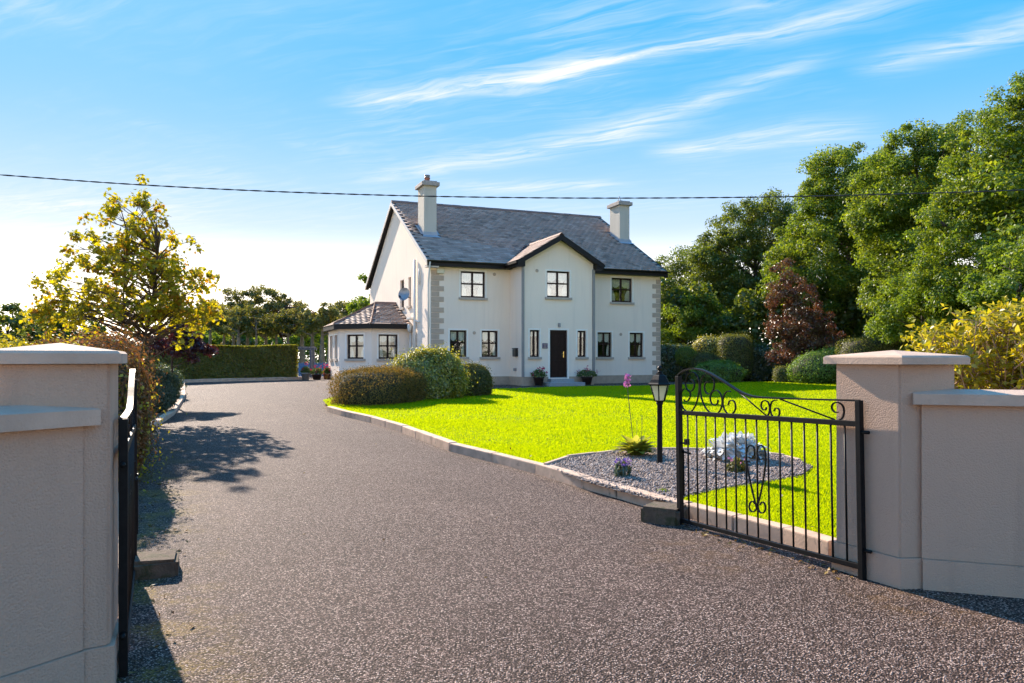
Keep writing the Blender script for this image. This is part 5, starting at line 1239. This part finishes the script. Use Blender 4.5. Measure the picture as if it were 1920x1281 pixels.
o = mesh_obj('gravel', np_mesh('gravel', np.stack([Vx,Vy,Vz],2).reshape(-1,3), (of[None]+np.arange(n)[:,None,None]*6).reshape(-1,3), np.repeat(RNG.random(n),8), M['stone'])); tag(o, kind='stuff')

def grass_pts():
    """blades over the lawn, thinning out with distance"""
    pts = []
    for y0, y1, dens in ((5.1,7,9500),(7,9,7500),(9,12,4800),(12,16,2300),(16,22,1100),(22,35,500)):
        xl, xr = -.30*y1-1.0, .66*y1+1.5
        m_ = int((xr-xl)*(y1-y0)*dens); x = RNG.uniform(xl, xr, m_); y = RNG.uniform(y0, y1, m_)
        # vectorised point in polygon
        def pip(poly):
            c = np.zeros(m_, bool)
            for i in range(len(poly)):
                xa, ya = poly[i]; xb, yb = poly[i-1]
                if ya == yb: continue
                c ^= ((ya > y) != (yb > y)) & (x < (xb-xa)*(y-ya)/(yb-ya)+xa)
            return c
        k = pip(LAWN) & ~pip(BED)
        pts.append(np.column_stack([x[k], y[k]]))
    return np.concatenate(pts)
G = grass_pts(); n = len(G); dist = G[:,1]
gz = .0158*np.clip(dist-8, 0, 24)+.10
hgt = (.019+.0006*dist)*RNG.uniform(.55,1.35,n)*(1+.25*np.sin(G[:,0]*1.9+G[:,1]*.7)*np.sin(G[:,1]*1.3)); wd = .0024+.00048*dist
a = RNG.uniform(0, 6.28, n); ln = RNG.normal(0,.45,(n,2))
B0 = np.column_stack([G[:,0]-np.cos(a)*wd, G[:,1]-np.sin(a)*wd, gz-.004]); B1 = np.column_stack([G[:,0]+np.cos(a)*wd, G[:,1]+np.sin(a)*wd, gz-.004])
Tp = np.column_stack([G[:,0]+ln[:,0]*hgt, G[:,1]+ln[:,1]*hgt, gz+hgt])
o = mesh_obj('grass', np_mesh('grass', np.stack([B0,B1,Tp],1).reshape(-1,3), np.arange(3*n).reshape(-1,3), RNG.random(n), M['grass'])); tag(o, kind='stuff')
print('grass blades', n)
# fallen leaves on the drive, lawn and along the left kerb
Lp = []
for _ in range(330):
    y = random.uniform(3.6,17)**1.0; x = -.449*y-.35+abs(random.gauss(0,.26)); Lp.append((x, y, g(x,y)+.012))
for _ in range(28):
    y = random.uniform(4.5,26); x = random.uniform(-.3*y,.02*y); Lp.append((x, y, g(x,y)+.012))
for _ in range(130):
    y = random.uniform(6,24); x = random.uniform(-.05*y,.5*y)
    if in_lawn(x, y): Lp.append((x, y, g(x,y)+.15))
for _ in range(80):
    f_ = random.random(); x, y = GH.x+(GE.x-GH.x)*f_+random.gauss(-.05,.07), GH.y+(GE.y-GH.y)*f_+random.gauss(0,.08); Lp.append((x, y, g(x,y)+.01))
Lp = np.array(Lp); n = len(Lp)
o = mesh_obj('leaf_litter', leaf_mesh('leaf_litter', Lp, RNG.normal(size=(n,3))*.35+np.array([0,0,1]), .038, .36, M['litter'])); tag(o, kind='stuff')

# ---- overhead cable: two strands twisted together
cb_ = MB(); Yc = 8.3
cp = [(-260,309),(0,328),(220,344),(440,356),(650,364),(850,369),(1080,371.5),(1300,371),(1500,368.5),(1700,363.5),(1920,356.5),(2200,344)]
C3 = [Vector(((px-CX)/FPX*Yc, Yc, zat(py, Yc))) for px, py in cp]; C3 = spline(C3, 60)
for ph in (0, math.pi):
    cb_.tube([p+Vector((0, math.cos(i*.42+ph)*.004, math.sin(i*.42+ph)*.004)) for i, p in enumerate(C3)], .0042, 5)
o = cb_.build('overhead_cable', M['cable'], None, fix=False); tag(o, 'black twisted overhead cable crossing the sky in front of the house', 'cable')
